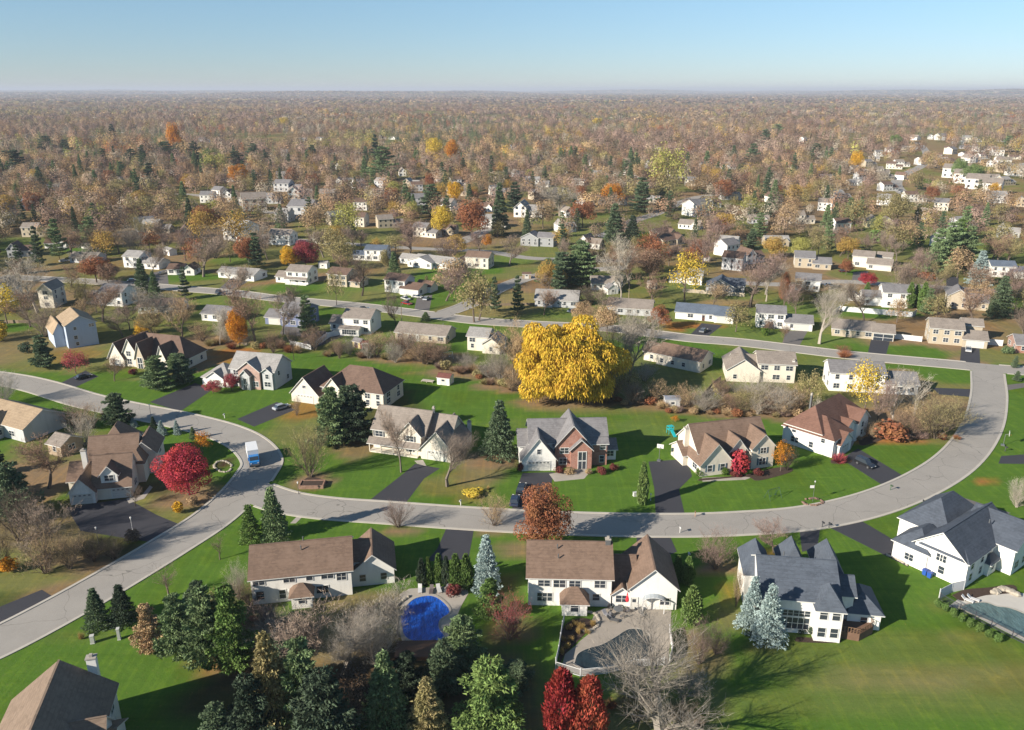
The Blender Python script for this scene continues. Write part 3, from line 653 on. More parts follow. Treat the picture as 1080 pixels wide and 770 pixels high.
HM("small tan two-storey house half hidden by a dark bare tree", "the small tan house", (346,301), (366,303), [(0,1,0,9,5.4,'x',2.0), (.9,1.6,1,8,2.7,'x',1.7)], BGE, R_DBR, [])
HM("white split-level house with brown roof and two cars on its drive", "the split-level white house with the red car", (406,307.5), (427,310), [(0,1,0,8,5.5,'x',2.0), (.85,1.75,-1.5,8,2.8,'x',1.8), (1.2,1.9,6,12,2.7,'x',1.8)], WHT, R_DBR, [('garage',1,'f',.5,4.6,2.1)])
HM("wide white ranch house with pale grey roof above the open green yard", "the wide white ranch house", (430,281), (455,284), [(0,1,0,9,3.0,'y',2.2), (.1,1.7,3,12,2.9,'x',2.2), (-.6,.2,5,11,2.7,'x',1.8)], WHT, R_LGY, [])
HM("white two-storey house with pink-brown roof and low side garage by the green yard", "the white house with the pink-brown roof", (491,282.5), (515,284), [(0,1,0,9,5.5,'x',2.0), (-.6,.02,.5,7,2.8,'y',1.7)], CRM, R_BRN, [])
HM("tall white house with blue-grey side wall behind the small blue spruce", "the tall white house with the blue-grey side", (385,275), (407,275.5), [(0,1,0,10,5.6,'x',1.6), (-.6,0,1,8,2.8,'x',1.6)], WHT, R_SLT, [])
HM("white house with low lean wing above the round red maple", "the white house by the round red maple", (286,258), (306,259), [(0,1,0,9,5.6,'x',2.0), (-.8,0,1,8,2.8,'x',1.7)], WHT, R_TGY, [])
HM("white two-storey house with pale blue-grey garage beside the long asphalt drive", "the white house with the pale garage", (131,282), (148,283), [(0,1,0,9,5.6,'x',2.0), (1.0,2.2,-.5,8,2.9,'x',1.9)], WHT, R_LGY, [('garage',1,'r',.5,3,2.1)])
HM("white two-storey house with low white wing among the bare shade trees", "the white house among the shade trees", (106,322), (130,323.5), [(0,1,0,9,5.7,'x',2.2), (-1.1,.02,1,8,2.8,'x',1.9)], WHT, R_GRY, [])
HM("long low white house under the bare trees behind a yellow bush", "the long low white house", (146,331), (192,330), [(0,.45,0,8,2.8,'x',1.9), (.45,1,1,9,2.8,'x',1.9)], WHT, R_DBR, [])
HM("low white house behind a pale forked bare tree and the orange maple", "the low white house by the orange maple", (213,338), (241,340), [(0,1,0,9,2.9,'x',2.0)], WHT, R_GRY, [])
HM("small white house with two parked cars by the asphalt drive", "the small white house with two cars", (177,290), (206,290), [(0,.55,0,8,2.8,'x',1.8), (.6,1,-1,7,2.8,'y',2.0)], WHT, R_DBR, [])
HM("white ranch house with grey roof and wide garage door facing the drive", "the white ranch with the wide garage", (244,295), (268,297), [(0,1,0,10,2.8,'x',2.0), (-.7,.02,2,9,2.8,'x',1.7)], WHT, R_LGY, [('garage',0,'f',.4,4.8,2.1)])
HM("white house glimpsed behind the yellow-leaved tree at the picture's edge", None, (-8,319), (15,318), [(0,1,0,10,5.4,'y',2.6)], WHT, R_TGY, [])
HM("tall narrow white house behind the pale branching tree", "the tall narrow white house", (43,325), (58,325), [(0,1,0,9,7.4,'y',2.4)], CRM, R_TGY, [])
HM("low grey house with white cars in front beside the rust-coloured bush", "the low grey house", (74,277), (100,278), [(0,.5,0,8,2.8,'x',2.0), (.5,1,1,9,2.8,'x',1.9)], LGY, R_TGY, [])
HM("pale grey ranch house with light roof behind the yellow willow", "the pale grey ranch house", (564,323), (609,325), [(0,1,0,10,2.9,'x',3.0), (.2,.42,-.8,3,2.9,'y',1.8)], LGY, R_LGY, [('door',0,'f',.55,1.0,2.1)])
HM("low grey-roofed house veiled by bare trees behind the willow", "the house veiled by bare trees", (640,331), (687,334), [(0,1,0,10,2.9,'x',2.4)], LGY, R_TGY, [])
HM("long white ranch house with dark slate roof behind the rust-orange tree", "the white ranch with the slate roof", (712,336), (773,341), [(0,.7,0,9.5,2.9,'x',2.2), (.68,1.0,-1.2,9,2.9,'x',2.2)], WHT, R_SLT, [('garage',1,'f',.5,4.8,2.1),('door',0,'f',.7,1.0,2.1)])
HM("cream ranch house with pink-brown roof and small deck behind its lawn slope", "the cream ranch with the pink-brown roof", (692,384), (738,393.5), [(0,1,0,9.5,3.7,'x',2.2), (-.35,.02,1.5,8.5,3.2,'x',2.0)], CRM, R_BRN, [])
HM("cream gabled house joined to a two-storey block, behind the brush belt", "the joined cream houses", (766,402), (838,405.5), [(.0,.48,0,12,3.8,'y',3.2), (.46,1.0,1,10.5,5.8,'x',2.2), (.1,.5,3,11,3.6,'x',2.8)], CRM, R_TGY, [('chim',.97,2,6.5,.6,TRIM)])
HM("white two-storey house with grey roof behind the yellow birch", "the white house behind the yellow birch", (874,412), (967,417), [(0,.62,0,9,5.7,'x',2.2), (.60,1.0,0,8.5,3.2,'x',2.2)], WHT, R_GRY, [])
HM("white two-storey house with grey garage wing beside the spreading bare maple", "the white house with the grey garage wing", (797,345), (827,347), [(0,1,0,8.5,5.6,'x',1.8), (1.0,1.95,-1,8,2.9,'x',1.9)], WHT, R_GRY, [('garage',1,'f',.6,4.8,2.1)])
HM("long beige ranch house with open dark carport and fenced lawn behind", "the beige ranch with the carport", (877,354), (942,360), [(0,.68,0,9,2.9,'x',2.2), (.66,1.0,-.5,8.5,2.9,'x',1.9)], BGE, R_TGY, [('arch',1,'f',.5,6.0,2.2)])
HM("tall white house between clipped evergreens above the white fence", "the tall white house above the white fence", (930,324), (957,325.5), [(0,1,0,10,6.2,'x',2.2), (-.75,.02,2,9,3.6,'x',1.8)], WHT, R_GRY, [])
HM("beige two-storey house with white garage and a white car on its drive", "the beige house with the white car", (979,362), (1014,365), [(0,1,0,9.5,5.6,'x',2.2), (1.0,1.72,-1,8,2.9,'x',1.9), (1.1,1.7,8,14,5.4,'x',1.6)], BGE, R_TGY, [('garage',1,'f',.5,5.0,2.2)])
HM("grey gabled house with porch beside the dark pines", "the grey gabled house by the pines", (998,325), (1021,327), [(0,1,0,10,5.2,'y',2.6), (1.0,1.9,1,9,3.4,'x',2.2)], BGE, R_GRY, [])
HM("white and navy house at the end of the upper drive", "the white and navy house", (1044,292), (1070,293), [(0,1,0,8,5.2,'x',1.8), (.75,1.9,-2,6,3.4,'x',1.6)], WHT, R_SLT, [])
HM("pale two-storey house with attached garage behind the crimson bush", "the pale house behind the crimson bush", (898,281), (920,283), [(0,1,0,9,5.4,'x',2.0), (.75,1.9,-4,4,3.0,'x',2.2), (1.1,1.8,8,14,4.6,'x',1.8)], CRM, R_TGY, [('garage',1,'f',.6,4.8,2.2)])
HM("beige house with low dark-roofed wing by the upper lane", "the beige house by the upper lane", (838,283), (876,285), [(0,.55,2,12,5.0,'x',2.4), (.5,1.0,0,9,3.0,'x',2.2)], BGE, R_GRY, [])
HM("low white house with pool shed beside the tall yellow tree", "the low white house by the yellow tree", (705,299), (740,301), [(0,.6,2,9,2.9,'x',2.0), (.6,1,0,9,4.6,'x',1.8)], WHT, R_LGY, [])
HM("dark grey house with white gable frames beside the tan field", "the dark grey gabled house", (744,309), (775,311), [(0,1,0,10,3.0,'y',3.2), (.5,1.3,3,11,3.4,'x',2.2)], GRY, R_DGY, [])
HM("white house front hidden behind bare branches by the upper drive", "the half-hidden white house", (838,306), (864,308), [(0,1,0,9,4.8,'x',2.0)], WHT, R_GRY, [])
HM("grey two-storey house with white-roofed porch behind the evergreen pair", "the grey house with the white porch", (549,259), (583,261), [(0,.55,0,9,4.6,'y',2.6), (.5,1.0,1,9,5.0,'x',2.2)], GRY, R_GRY, [])
HM("small brick house at the picture's edge behind a clipped round bush", None, (1071,372), (1100,374), [(0,1,0,9,2.9,'x',2.2)], BRK, R_GRY, [])
HM("cream two-level house with greenish roof beside the tall bare trees", "the cream two-level house", (491,371), (527,374), [(0,.6,2,10,5.0,'x',1.8), (.5,1.0,0,8,3.4,'y',2.0)], CRM, R_LGY, [])
HM("cream gabled house with arched window beside the clipped green hedge", "the yellow-cream gabled house", (913,240), (944,241), [(0,.5,0,10,4.2,'y',2.8), (.5,1.0,1,10,3.6,'y',2.6)], YEL, R_TGY, [])
HM("white house with a dark blue shaded side high among the far trees", "the white and blue far house", (351,197), (371,197), [(0,.5,0,10,5.2,'y',2.4), (.5,1.1,2,9,5.2,'x',2.0)], WHT, R_GRY, [])

# ------------------------------------------------------------ houses farther off: four kinds, copied whole
FARS = [(958,190,10),(930,165,9),(955,160,8),(990,168,10),(1000,158,9),(1040,168,10),(1056,176,12),(1070,168,10),(1066,196,14),(1048,190,12),(920,176,10),(936,190,12),(900,172,9),(1020,150,8),(1045,158,8),(880,160,7),(990,222,12),(1052,214,14),(153,245,16),(165,246,10),(201,252,18),(218,214,12),(229,208,10),(246,213,20),(248,253,24),(268,223,26),(303,202,26),(316,211,22),(317,231,30),(298,234,10),(356,238,14),(377,239,14),(295,252,14),(338,256,22),(345,212,14),
 (429,186,14),(433,197,14),(444,202,14),(442,217,13),(396,211,12),(465,192,14),(481,206,20),(412,241,24),(448,249,14),(469,247,15),(526,207,14),(485,196,9),(400,198,9),(563,174,9),(548,187,10),(566,197,22),(572,211,15),(528,206,12),
 (556,229,26),(606,230,18),(629,217,24),(652,216,12),(634,189,9),(628,175,9),(591,183,12),(668,187,15),(683,199,10),(750,179,16),(769,179,14),(773,211,18),(753,220,18),(743,229,20),(725,241,20),(705,252,12),(712,260,28),(620,262,14),
 (907,183,12),(799,236,12),(846,236,10),(820,260,10),(774,271,16),(799,279,14),(910,184,13),(914,191,14),(940,162,7),(945,167,8),(941,178,14),(952,176,12),(941,202,18),(966,213,20),(1000,187,20),(1012,193,20),(1025,199,20),(1038,204,18),
 (1008,163,9),(1018,157,9),(971,148,9),(984,147,8),(995,148,8),(1052,164,10),(1076,159,10),(1076,186,16),(934,216,9),(1040,228,16),(1022,243,12),(1079,218,12),(49,137,7),(126,140,6),(98,147,6),(4,145,8),(131,195,10),(178,123,4),(215,150,6),
 (415,116,12),(360,122,6),(403,147,7),(414,147,8),(337,148,7),(320,149,6),(350,163,8),(498,172,10),(359,179,8),(566,168,8),(669,187,10),(1004,178,12),(1016,180,12),(1030,172,14),(1046,176,12),(1060,172,12),(1022,165,10),(1064,182,12),(962,158,8),(1034,160,9),(1012,152,8),(922,170,9),(930,184,10),(903,196,9),(890,212,10),(870,190,8),(840,178,8),(300,190,10),(270,185,8),(240,192,8),(380,200,9),(420,205,9),(505,190,9),(590,205,10),(610,195,9),(690,178,9),(715,188,9),(100,190,8),(60,205,9),(30,222,10),(180,185,8),(770,284,16),(765,266,14),(640,306,14),(600,246,12),(512,222,12),(505,232,10),(60,262,12),(20,272,12),(38,250,9),
 (285,215,10),(380,222,12),(470,222,10),(520,240,12),(690,214,10),(820,214,8),(868,222,8),(890,246,9),(985,232,10),(1060,250,12),(1000,262,12),(975,174,8),(1030,150,7),(1060,150,7),(885,200,8),(730,196,8),(600,160,6),(540,158,6),(470,160,6),(250,180,7),(200,170,6),
 (150,160,5),(60,160,6),(300,165,6),(700,160,6),(760,150,5),(850,150,5),(820,190,8),(560,140,4),(640,130,4),(480,135,4),(900,140,5),(1040,130,5),(260,135,4)]
def far_proto(k, wall, roof):
    root = bpy.data.objects.new("house", None)
    ws = [[(0,1,0,9,5.6,'x',2.2),(1,1.7,0,8,2.9,'x',1.9)], [(0,1,0,9.5,3.0,'x',2.4),(.6,.95,-1.2,4,3.0,'y',2.0)], [(0,.55,0,11,4.6,'y',2.6),(.5,1.2,2,10,3.2,'x',2.2)], [(0,1,0,10,6.0,'x',2.4)]][k]
    a, b = MB(), MB()
    Ws = [Wing(i, 11 if k != 1 else 15, *w) for i, w in enumerate(ws)]
    for w in Ws: wing_walls(a, w, 0); wing_roof(b, w)
    g = a
    for w in Ws:
        for z in ([1.0, 3.8] if w.eave > 4.3 else [1.0]):
            n = max(1, int((w.x1 - w.x0) / 3))
            for i in range(n):
                x = w.x0 + (w.x1 - w.x0) * (i + .5) / n; g.box(x - .6, x + .6, w.y0 - .05, w.y0 + .02, z, z + 1.25, 1)
        g.box(w.x1 - .02, w.x1 + .05, (w.y0+w.y1)/2 - .6, (w.y0+w.y1)/2 + .6, 1.0, 2.2, 1)
    return [a.mesh("wall", [wall, GLASS]), b.mesh("roof", [roof, TRIM])], (11 if k != 1 else 15) * max(w[1] for w in ws)
walls_far = [(WHT, "white"), (WHT, "white"), (CRM, "cream"), (LGY, "pale grey"), (BGE, "beige"), (WHT, "white")]; roofs_far = [(R_GRY, "grey-roofed"), (R_TGY, "brown-grey-roofed"), (R_LGY, "pale-roofed"), (R_DBR, "brown-roofed")]
_fp = {}
kinds_w = ["two-storey house with low wing", "single-storey house", "gabled house with side wing", "plain two-storey house"]
for i, (x, y, w) in enumerate(FARS):
    k = rnd.randrange(4); wi = rnd.randrange(6); ri = rnd.randrange(4)
    if (x, y) in ((1000,187),(1012,193),(1025,199),(1038,204)): k, wi, ri = 3, 0, 1; w = 26
    key = (k, walls_far[wi][1], ri)
    if key not in _fp: _fp[key] = far_proto(k, walls_far[wi][0], roofs_far[ri][0])
    ms, W0 = _fp[key]; p = G(x, y); wm = w / PXM(x, y); sc = min(1.45, max(.85, 1.12 * wm / W0))
    rz = R(rnd.choice((-28, -12, 0, 12, 20, 35)))
    if (x, y) in ((1000,187),(1012,193),(1025,199),(1038,204)): rz = R(-38); sc = 1.5
    r = empty("house", (p.x - W0 * sc / 2 * math.cos(rz), p.y, 0), rz, None, "house", "houses among the far trees"); r.scale = (sc, sc, max(1, sc))
    for me, nm in zip(ms, ("wall", "roof")):
        o = link(nm, me, r)
    AUTO.append((r, f"{walls_far[wi][1]} {roofs_far[ri][1]} {kinds_w[k]}"))
    FOOT.append((r.location.copy(), rz, -2, W0 * sc + 2, -5, 13))
# ------------------------------------------------------------ trees: prototypes built at unit height and unit width
def quads(c, n, size, asp, rg, flat=0.0):
    """leaf faces at points c, roughly facing n"""
    m = len(c); n = n + rg.normal(0, .55, (m, 3)); n /= np.linalg.norm(n, axis=1)[:, None] + 1e-9
    t = np.cross(n, rg.normal(0, 1, (m, 3))); t /= np.linalg.norm(t, axis=1)[:, None] + 1e-9; b = np.cross(n, t)
    s = (size * rg.uniform(.65, 1.35, m))[:, None]
    V = np.stack([c - t*s*.5, c + b*s*.5*asp, c + t*s*.5, c - b*s*.5*asp], 1).reshape(-1, 3)
    return V, np.arange(4*m).reshape(m, 4)
def tris_dir(a, d, w, rg):
    """slim triangles from a along d"""
    m = len(a); s = np.cross(d, rg.normal(0, 1, (m, 3))); s /= np.linalg.norm(s, axis=1)[:, None] + 1e-9
    w = np.asarray(w).reshape(-1, 1) * s
    return np.stack([a - w, a + w, a + d], 1).reshape(-1, 3), np.arange(3*m).reshape(m, 3)
def bare_proto(seed, twigs=1500, wide=.5, levels=4, tw=.0016, up=.35, clump=False, low=.25, r0=.024):
    rg = random.Random(seed); ng = np.random.default_rng(seed); mb = MB(); tips = []
    def grow(p, d, L, r, lv):
        segs = 3; q = p
        for i in range(segs):
            d = (d + Vector((rg.gauss(0, .14), rg.gauss(0, .14), rg.gauss(0, .06) + up * .12))).normalized()
            e = q + d * (L / segs); r1 = r * (1 - .22 * (i + 1))
            mb.tube(q, e, r * (1 - .22 * i), r1, 5 if lv < 2 else 3, cap=False)
            if lv >= 2: tips.append((q, e))
            if lv < levels and (lv > 0 or i > 0 or L < .3):
                for _ in range(rg.choice((1, 2, 2)) if lv else 2):
                    az = rg.uniform(0, 6.283); sp = rg.uniform(.5, 1.05)
                    nd = (d + Vector((math.cos(az), math.sin(az), rg.uniform(-.1, .3))) * sp).normalized()
                    grow(q + (e - q) * rg.random(), nd, L * rg.uniform(.5, .74), r1 * .6, lv + 1)
            q = e
        if lv < levels: 
            for _ in range(2):
                az = rg.uniform(0, 6.283); grow(q, (d + Vector((math.cos(az), math.sin(az), .2)) * .55).normalized(), L * .62, r * .36, lv + 1)
        else: tips.append((q - d * L * .3, q + d * L * .3))
    if clump:
        for k in range(7):
            az = k * .9 + rg.random(); grow(Vector((math.cos(az) * .03, math.sin(az) * .03, 0)), Vector((math.cos(az) * .42, math.sin(az) * .42, 1)).normalized(), .38, .012, 1)
    else: grow(Vector((0, 0, 0)), Vector((0, 0, 1)), low + .18, r0, 0)
    ln = (.022, .05) if levels > 4 else (.03, .075)
    T = np.array([[*a, *b] for a, b in tips]); idx = ng.integers(0, len(T), twigs); f = ng.random((twigs, 1))
    a = T[idx, :3] * (1 - f) + T[idx, 3:] * f; d0 = T[idx, 3:] - T[idx, :3]; d0 /= np.linalg.norm(d0, axis=1)[:, None] + 1e-9
    d = (d0 + ng.normal(0, .7, (twigs, 3)) + [0, 0, .25]); d /= np.linalg.norm(d, axis=1)[:, None]
    V, Fc = tris_dir(a, d * ng.uniform(*ln, (twigs, 1)), np.full(twigs, tw), ng)
    tv = np.array([tuple(v) for v in mb.v]); allv = np.r_[tv, V]; hi = allv[:, 2].max(); rad = np.percentile(np.hypot(allv[:, 0], allv[:, 1]), 96)
    sc = np.array([.5 / rad, .5 / rad, 1 / hi])
    mb.v = [tuple(v) for v in tv * sc]
    return mb.mesh("trunk", [M_BARK]), mesh_np("crown", V * sc, Fc, M_TWIG)
def trunk_mb(seed, h=.55, r=.025, n=5, spread=.35):
    rg = random.Random(seed); mb = MB(); p = Vector((0, 0, 0)); 
    for i in range(4):
        e = p + Vector((rg.gauss(0, .012), rg.gauss(0, .012), h / 4)); mb.tube(p, e, r * (1 - .17 * i), r * (1 - .17 * (i + 1)), 6, cap=False)
        if i:
            for _ in range(n // 2 + 1):
                az = rg.uniform(0, 6.28); L = rg.uniform(.5, 1) * spread
                m = e + Vector((math.cos(az) * L * .5, math.sin(az) * L * .5, L * .35)); t = e + Vector((math.cos(az) * L, math.sin(az) * L, L * .9))
                mb.tube(e, m, r * .45, r * .3, 4, cap=False); mb.tube(m, t, r * .3, r * .1, 4, cap=False)
        p = e
    return mb
def leafy_proto(seed, n=3600, base=.22, lobes=15, size=.035, mat=None, sparse=0.0, tall=1.0, droop=False, asp=1.0):
    ng = np.random.default_rng(seed); mb = trunk_mb(seed, .6, .022)
    C = []; Rr = []; rs = .5 if droop else 1.0
    for i in range(lobes):
        z = base + (1 - base) * (.18 + .66 * ((i + .5) / lobes)); rel = (z - base) / (1 - base)
        prof = math.sin(math.pi * min(1, max(.02, rel)) ** .8) ** .6
        az = i * 2.4 + ng.uniform(-.4, .4); rr = prof * ng.uniform(.12, .36) if not droop else prof * ng.uniform(.1, 1) ** .5 * .38
        C.append((math.cos(az) * rr, math.sin(az) * rr, z)); Rr.append(ng.uniform(.11, .21) * (.6 + .6 * prof) * rs)
    if droop:
        for k in range(6):
            az = k * 1.05 + ng.uniform(-.3, .3); z = ng.uniform(.5, .93); q = ng.uniform(.34, .42) * math.sin(math.pi * min(.97, z)) ** .5; C.append((math.cos(az) * q, math.sin(az) * q, z)); Rr.append(ng.uniform(.09, .14))
    C.append((0, 0, base + (1 - base) * .5)); Rr.append(.26); C = np.array(C); Rr = np.array(Rr)
    k = ng.choice(len(C), n, p=Rr**2 / (Rr**2).sum()); u = ng.normal(0, 1, (n, 3)); u /= np.linalg.norm(u, axis=1)[:, None]
    rad = ng.uniform(.55 if not sparse else .1, 1.06, n) ** .6
    sq = np.array([1, 1, .85]); pts = C[k] + u * (Rr[k] * rad)[:, None] * sq; nm = u + np.array([0, 0, .4])
    if droop:
        pts = C[k] + u * (Rr[k] * rad)[:, None]; low = ng.random(n); pts[:, 2] -= (low ** 1.6) * .085 * (u[:, 2] < .5)
        d = np.c_[u[:, :2] * .015, -ng.uniform(.018, .045, n)]
        V, Fc = tris_dir(pts, d, np.full(n, size * .42), ng)
        V2, F2 = quads(pts[: n // 2], nm[: n // 2], np.full(n // 2, size * .9), 1, ng); V = np.r_[V, V2]
        F = [tuple(f) for f in Fc] + [tuple(f + len(Fc) * 3) for f in F2]
        me = bpy.data.meshes.new("crown"); w = np.percentile(np.abs(V[:, :2]), 98.5); V[:, :2] *= .5 / w; V[:, 2] = np.maximum(V[:, 2], .02); V[:, 2] /= V[:, 2].max()
        me.from_pydata(V.tolist(), [], F); me.materials.append(mat or M_LEAF); me.update()
    else:
        V, Fc = quads(pts, nm, np.full(n, size), asp, ng); w = np.percentile(np.abs(V[:, :2]), 99.5); V[:, :2] *= .5 / w; V[:, 2] /= V[:, 2].max()
        me = mesh_np("crown", V, Fc, mat or M_LEAF)
    return mb.mesh("trunk", [M_BARK]), me
def conifer_proto(seed, n=3600, layers=13, loose=.12, prof=.85, base=.05, size=.05, wmul=1.0, droop=-.25):
    ng = np.random.default_rng(seed); mb = MB(); mb.tube((0, 0, 0), (0, 0, .97), .018, .003, 6)
    cs = []; ds = []; ws = []
    per = max(1, n // (layers * 9))
    for L in range(layers):
        z0 = base + (1 - base) * (L / layers) ** .95; Rz = .5 * max(.03, (1 - (L / layers)) ** prof); nb = 9 if L < layers - 3 else 6; ph = ng.uniform(0, 6.28)
        for b in range(nb):
            az = ph + b * 6.283 / nb + ng.normal(0, .12); bl = Rz * ng.uniform(1 - loose * 2.2, 1 + loose); zz = z0 + ng.normal(0, .014)
            t = ng.random(per) ** .6; wv = ng.normal(0, 1, per) * .11 * (1.1 - t * .6) * (.4 + Rz)
            r = bl * t; x = np.cos(az) * r - np.sin(az) * wv; y = np.sin(az) * r + np.cos(az) * wv
            z = zz + droop * r * .55 + .12 * t * t * bl + ng.normal(0, .008, per) + (1 - t) * .02
            cs.append(np.c_[x, y, z]); o = np.c_[np.cos(az) + ng.normal(0, .5, per), np.sin(az) + ng.normal(0, .5, per), ng.normal(-.12, .28, per)]
            ds.append(o); ws.append(np.full(per, size * .33))
    a = np.concatenate(cs); d = np.concatenate(ds); d /= np.linalg.norm(d, axis=1)[:, None]; m = len(a)
    V, Fc = tris_dir(a, d * ng.uniform(.6, 1.3, (m, 1)) * size * 1.25, np.concatenate(ws), ng)
    V[:, 2] = np.clip(V[:, 2], .01, 1.0); w = np.percentile(np.abs(V[:, :2]), 99.7); V[:, :2] *= .5 / w
    return mb.mesh("trunk", [M_BARK]), mesh_np("crown", V, Fc, M_NEEDLE)
def column_proto(seed, n=2400, size=.035, mat=None, tip=.7, lump=.1):
    ng = np.random.default_rng(seed); mb = MB(); mb.tube((0, 0, 0), (0, 0, .8), .03, .01, 6)
    z = ng.random(n) ** .9; r = .5 * np.minimum(1, (1 - z) ** tip * 1.55) * np.minimum(1, .72 + z * 1.6); az = ng.uniform(0, 6.283, n)
    r *= (1 + lump * np.sin(az * 3 + z * 9) + lump * .7 * np.sin(az * 5 - z * 17)) * ng.uniform(.55, 1.04, n) ** .5
    p = np.c_[np.cos(az) * r, np.sin(az) * r, z]; d = np.c_[np.cos(az) * .25, np.sin(az) * .25, np.full(n, .9)] + ng.normal(0, .3, (n, 3))
    d[:, :2] *= 3
    V, Fc = tris_dir(p, d * size * 1.6, np.full(n, size), ng); V[:, 2] = np.clip(V[:, 2], 0.01, 1.03)
    return mb.mesh("trunk", [M_BARK]), mesh_np("crown", V, Fc, mat or M_NEEDLE)
def bush_proto(seed, n=700, size=.1, mat=None, tri=False):
    ng = np.random.default_rng(seed); C = np.array([[ng.uniform(-.22, .22), ng.uniform(-.22, .22), .45 + ng.uniform(-.1, .15)] for _ in range(6)])
    k = ng.integers(0, 6, n); u = ng.normal(0, 1, (n, 3)); u /= np.linalg.norm(u, axis=1)[:, None]
    p = C[k] + u * np.array([.3, .3, .42]) * ng.uniform(.5, 1, (n, 1)) ** .5; p[:, 2] = np.clip(p[:, 2], .02, 1)
    if tri:
        a = C[k] * [.3, .3, 0] + [0, 0, .02]; V, Fc = tris_dir(a, (p - a) * 1.05, np.full(n, size * .12), ng)
    else: V, Fc = quads(p, u + [0, 0, .3], np.full(n, size), 1, ng)
    return None, mesh_np("foliage", V, Fc, mat or M_LEAF)
PROTO = {
 'bare': [bare_proto(s, 4200, levels=4, tw=.0019) for s in (1, 2, 3, 4, 5, 6)],
 'barebig': [bare_proto(s, 4500, levels=5, tw=.0005, low=.12, r0=.024, up=.25) for s in (23, 24)],
 'great': [bare_proto(27, 3000, levels=4, tw=.0005, low=.10, r0=.03, up=.42)],
 'bareclump': [bare_proto(s, 4500, clump=True, tw=.0016) for s in (31, 32)],
 'barethin': [bare_proto(s, 700, levels=3, tw=.0016, up=.8) for s in (41, 42)],
 'leafy': [leafy_proto(s, 7500, size=.026) for s in (51, 52, 53)],
 'sparse': [leafy_proto(s, 1900, sparse=1, size=.03) for s in (61, 62)],
 'dense': [leafy_proto(s, 17000, base=.14, size=.021, lobes=24) for s in (71, 72)],
 'willow': [leafy_proto(81, 76000, base=.06, lobes=90, size=.012, droop=True)],
 'spruce': [conifer_proto(s, 8500, size=.042) for s in (91, 92, 93)],
 'pine': [conifer_proto(s, 14000, layers=9, loose=.3, prof=.55, base=.1, size=.044, droop=-.05) for s in (94, 95, 96)],
 'column': [column_proto(s, 3000) for s in (97, 98)],
 'redcolumn': [column_proto(s, 3600, mat=M_LEAF, tip=.5, lump=.16, size=.028) for s in (99, 100)],
 'bush': [bush_proto(s) for s in (101, 102, 103)],
 'brush': [bush_proto(s, 900, .1, M_TWIG, True) for s in (104, 105)],
 'grass': [bush_proto(s, 500, .1, M_LEAF, True) for s in (106,)],
}
NAMEOF = dict(bare="bare_tree", barebig="bare_tree", great="bare_tree", bareclump="bare_tree", barethin="bare_tree", leafy="autumn_tree", sparse="autumn_tree", dense="autumn_tree", willow="willow_tree", spruce="spruce_tree", pine="pine_tree",
              column="cedar_tree", redcolumn="autumn_tree", bush="bush", brush="brushwood", grass="ornamental_grass")
CATOF = dict(bush="bush", brush="bush", grass="grass clump")
C_ = dict(  # real leaf and twig colours
 twig=(.28,.215,.17), grey=(.31,.275,.23), mauve=(.26,.185,.16), brown=(.28,.185,.13), pale=(.38,.34,.28), dark=(.15,.12,.095), olive=(.29,.25,.12), tan=(.42,.30,.175), rust=(.29,.125,.065), orange=(.52,.22,.03),
 gold=(.60,.35,.035), willow=(.66,.45,.06), dullgold=(.43,.29,.085), yellow=(.58,.43,.07), ylgreen=(.34,.33,.10), red=(.33,.05,.045), crimson=(.40,.055,.07), pink=(.33,.075,.085), green=(.09,.15,.03), bright=(.14,.205,.065), pineg=(.15,.21,.10), spruce=(.10,.14,.08),
 blue=(.30,.38,.37), cedar=(.12,.19,.055), deep=(.065,.092,.06), maroon=(.16,.05,.045), rustred=(.36,.085,.055), buff=(.42,.30,.12))
WORDOF = dict(twig="grey-brown", grey="grey", mauve="mauve-brown", brown="brown", pale="pale grey", dark="dark brown", olive="olive", tan="tan", rust="rust-orange", orange="orange", gold="golden yellow", willow="golden", dullgold="dull golden", yellow="yellow", ylgreen="yellow-green",
              red="red", crimson="crimson", pink="dull pink", green="green", bright="bright green", pineg="green", spruce="dark green", blue="blue-grey", cedar="green", deep="very dark green", maroon="maroon", rustred="rusty red", buff="straw-coloured")
NOUN = dict(bare="bare tree", barebig="bare tree", great="bare tree", bareclump="many-stemmed bare tree", barethin="slender bare tree", leafy="leafy tree", sparse="thin-leaved tree", dense="full-crowned tree", willow="willow", spruce="spruce", pine="pine tree",
            column="columnar cedar", redcolumn="columnar tree", bush="bush", brush="twiggy bush", grass="grass clump")
BARKC = dict(twig=(.20,.17,.145), grey=(.30,.27,.235), pale=(.46,.41,.35), dark=(.10,.08,.065))
SHOWN = {}
def place_tree(kind, p, h, w, col, label=None, auto=True, group=None, size_hint=None):
    nm = NAMEOF[kind]; SHOWN[nm] = SHOWN.get(nm, 0) + 1
    a, b = rnd.choice(PROTO[kind]); tint = C_[col]; j = rnd.uniform(.9, 1.1)
    cat = CATOF.get(kind, "tree")
    if a is None:
        o = link(nm, b); o.location = p; tag(o, label, cat, group); o.color = (*[c * j for c in tint], 1); r = o
        r.scale = (w, w, h)
    else:
        r = empty(nm, p, 0, label, cat, group); r.scale = (w, w, h)
        t = link("trunk", a, r); c = link("crown", b, r)
        c.color = (*[q * j for q in tint], 1)
        bc = BARKC.get(col, (.17, .135, .11) if kind not in ('spruce', 'pine', 'column') else (.10, .075, .055)); t.color = (*bc, 1)
    r.rotation_euler = (0, 0, rnd.uniform(0, 6.283))
    if not label and auto: AUTO.append((r, f"{WORDOF[col]} {NOUN[kind]}"))
    return r
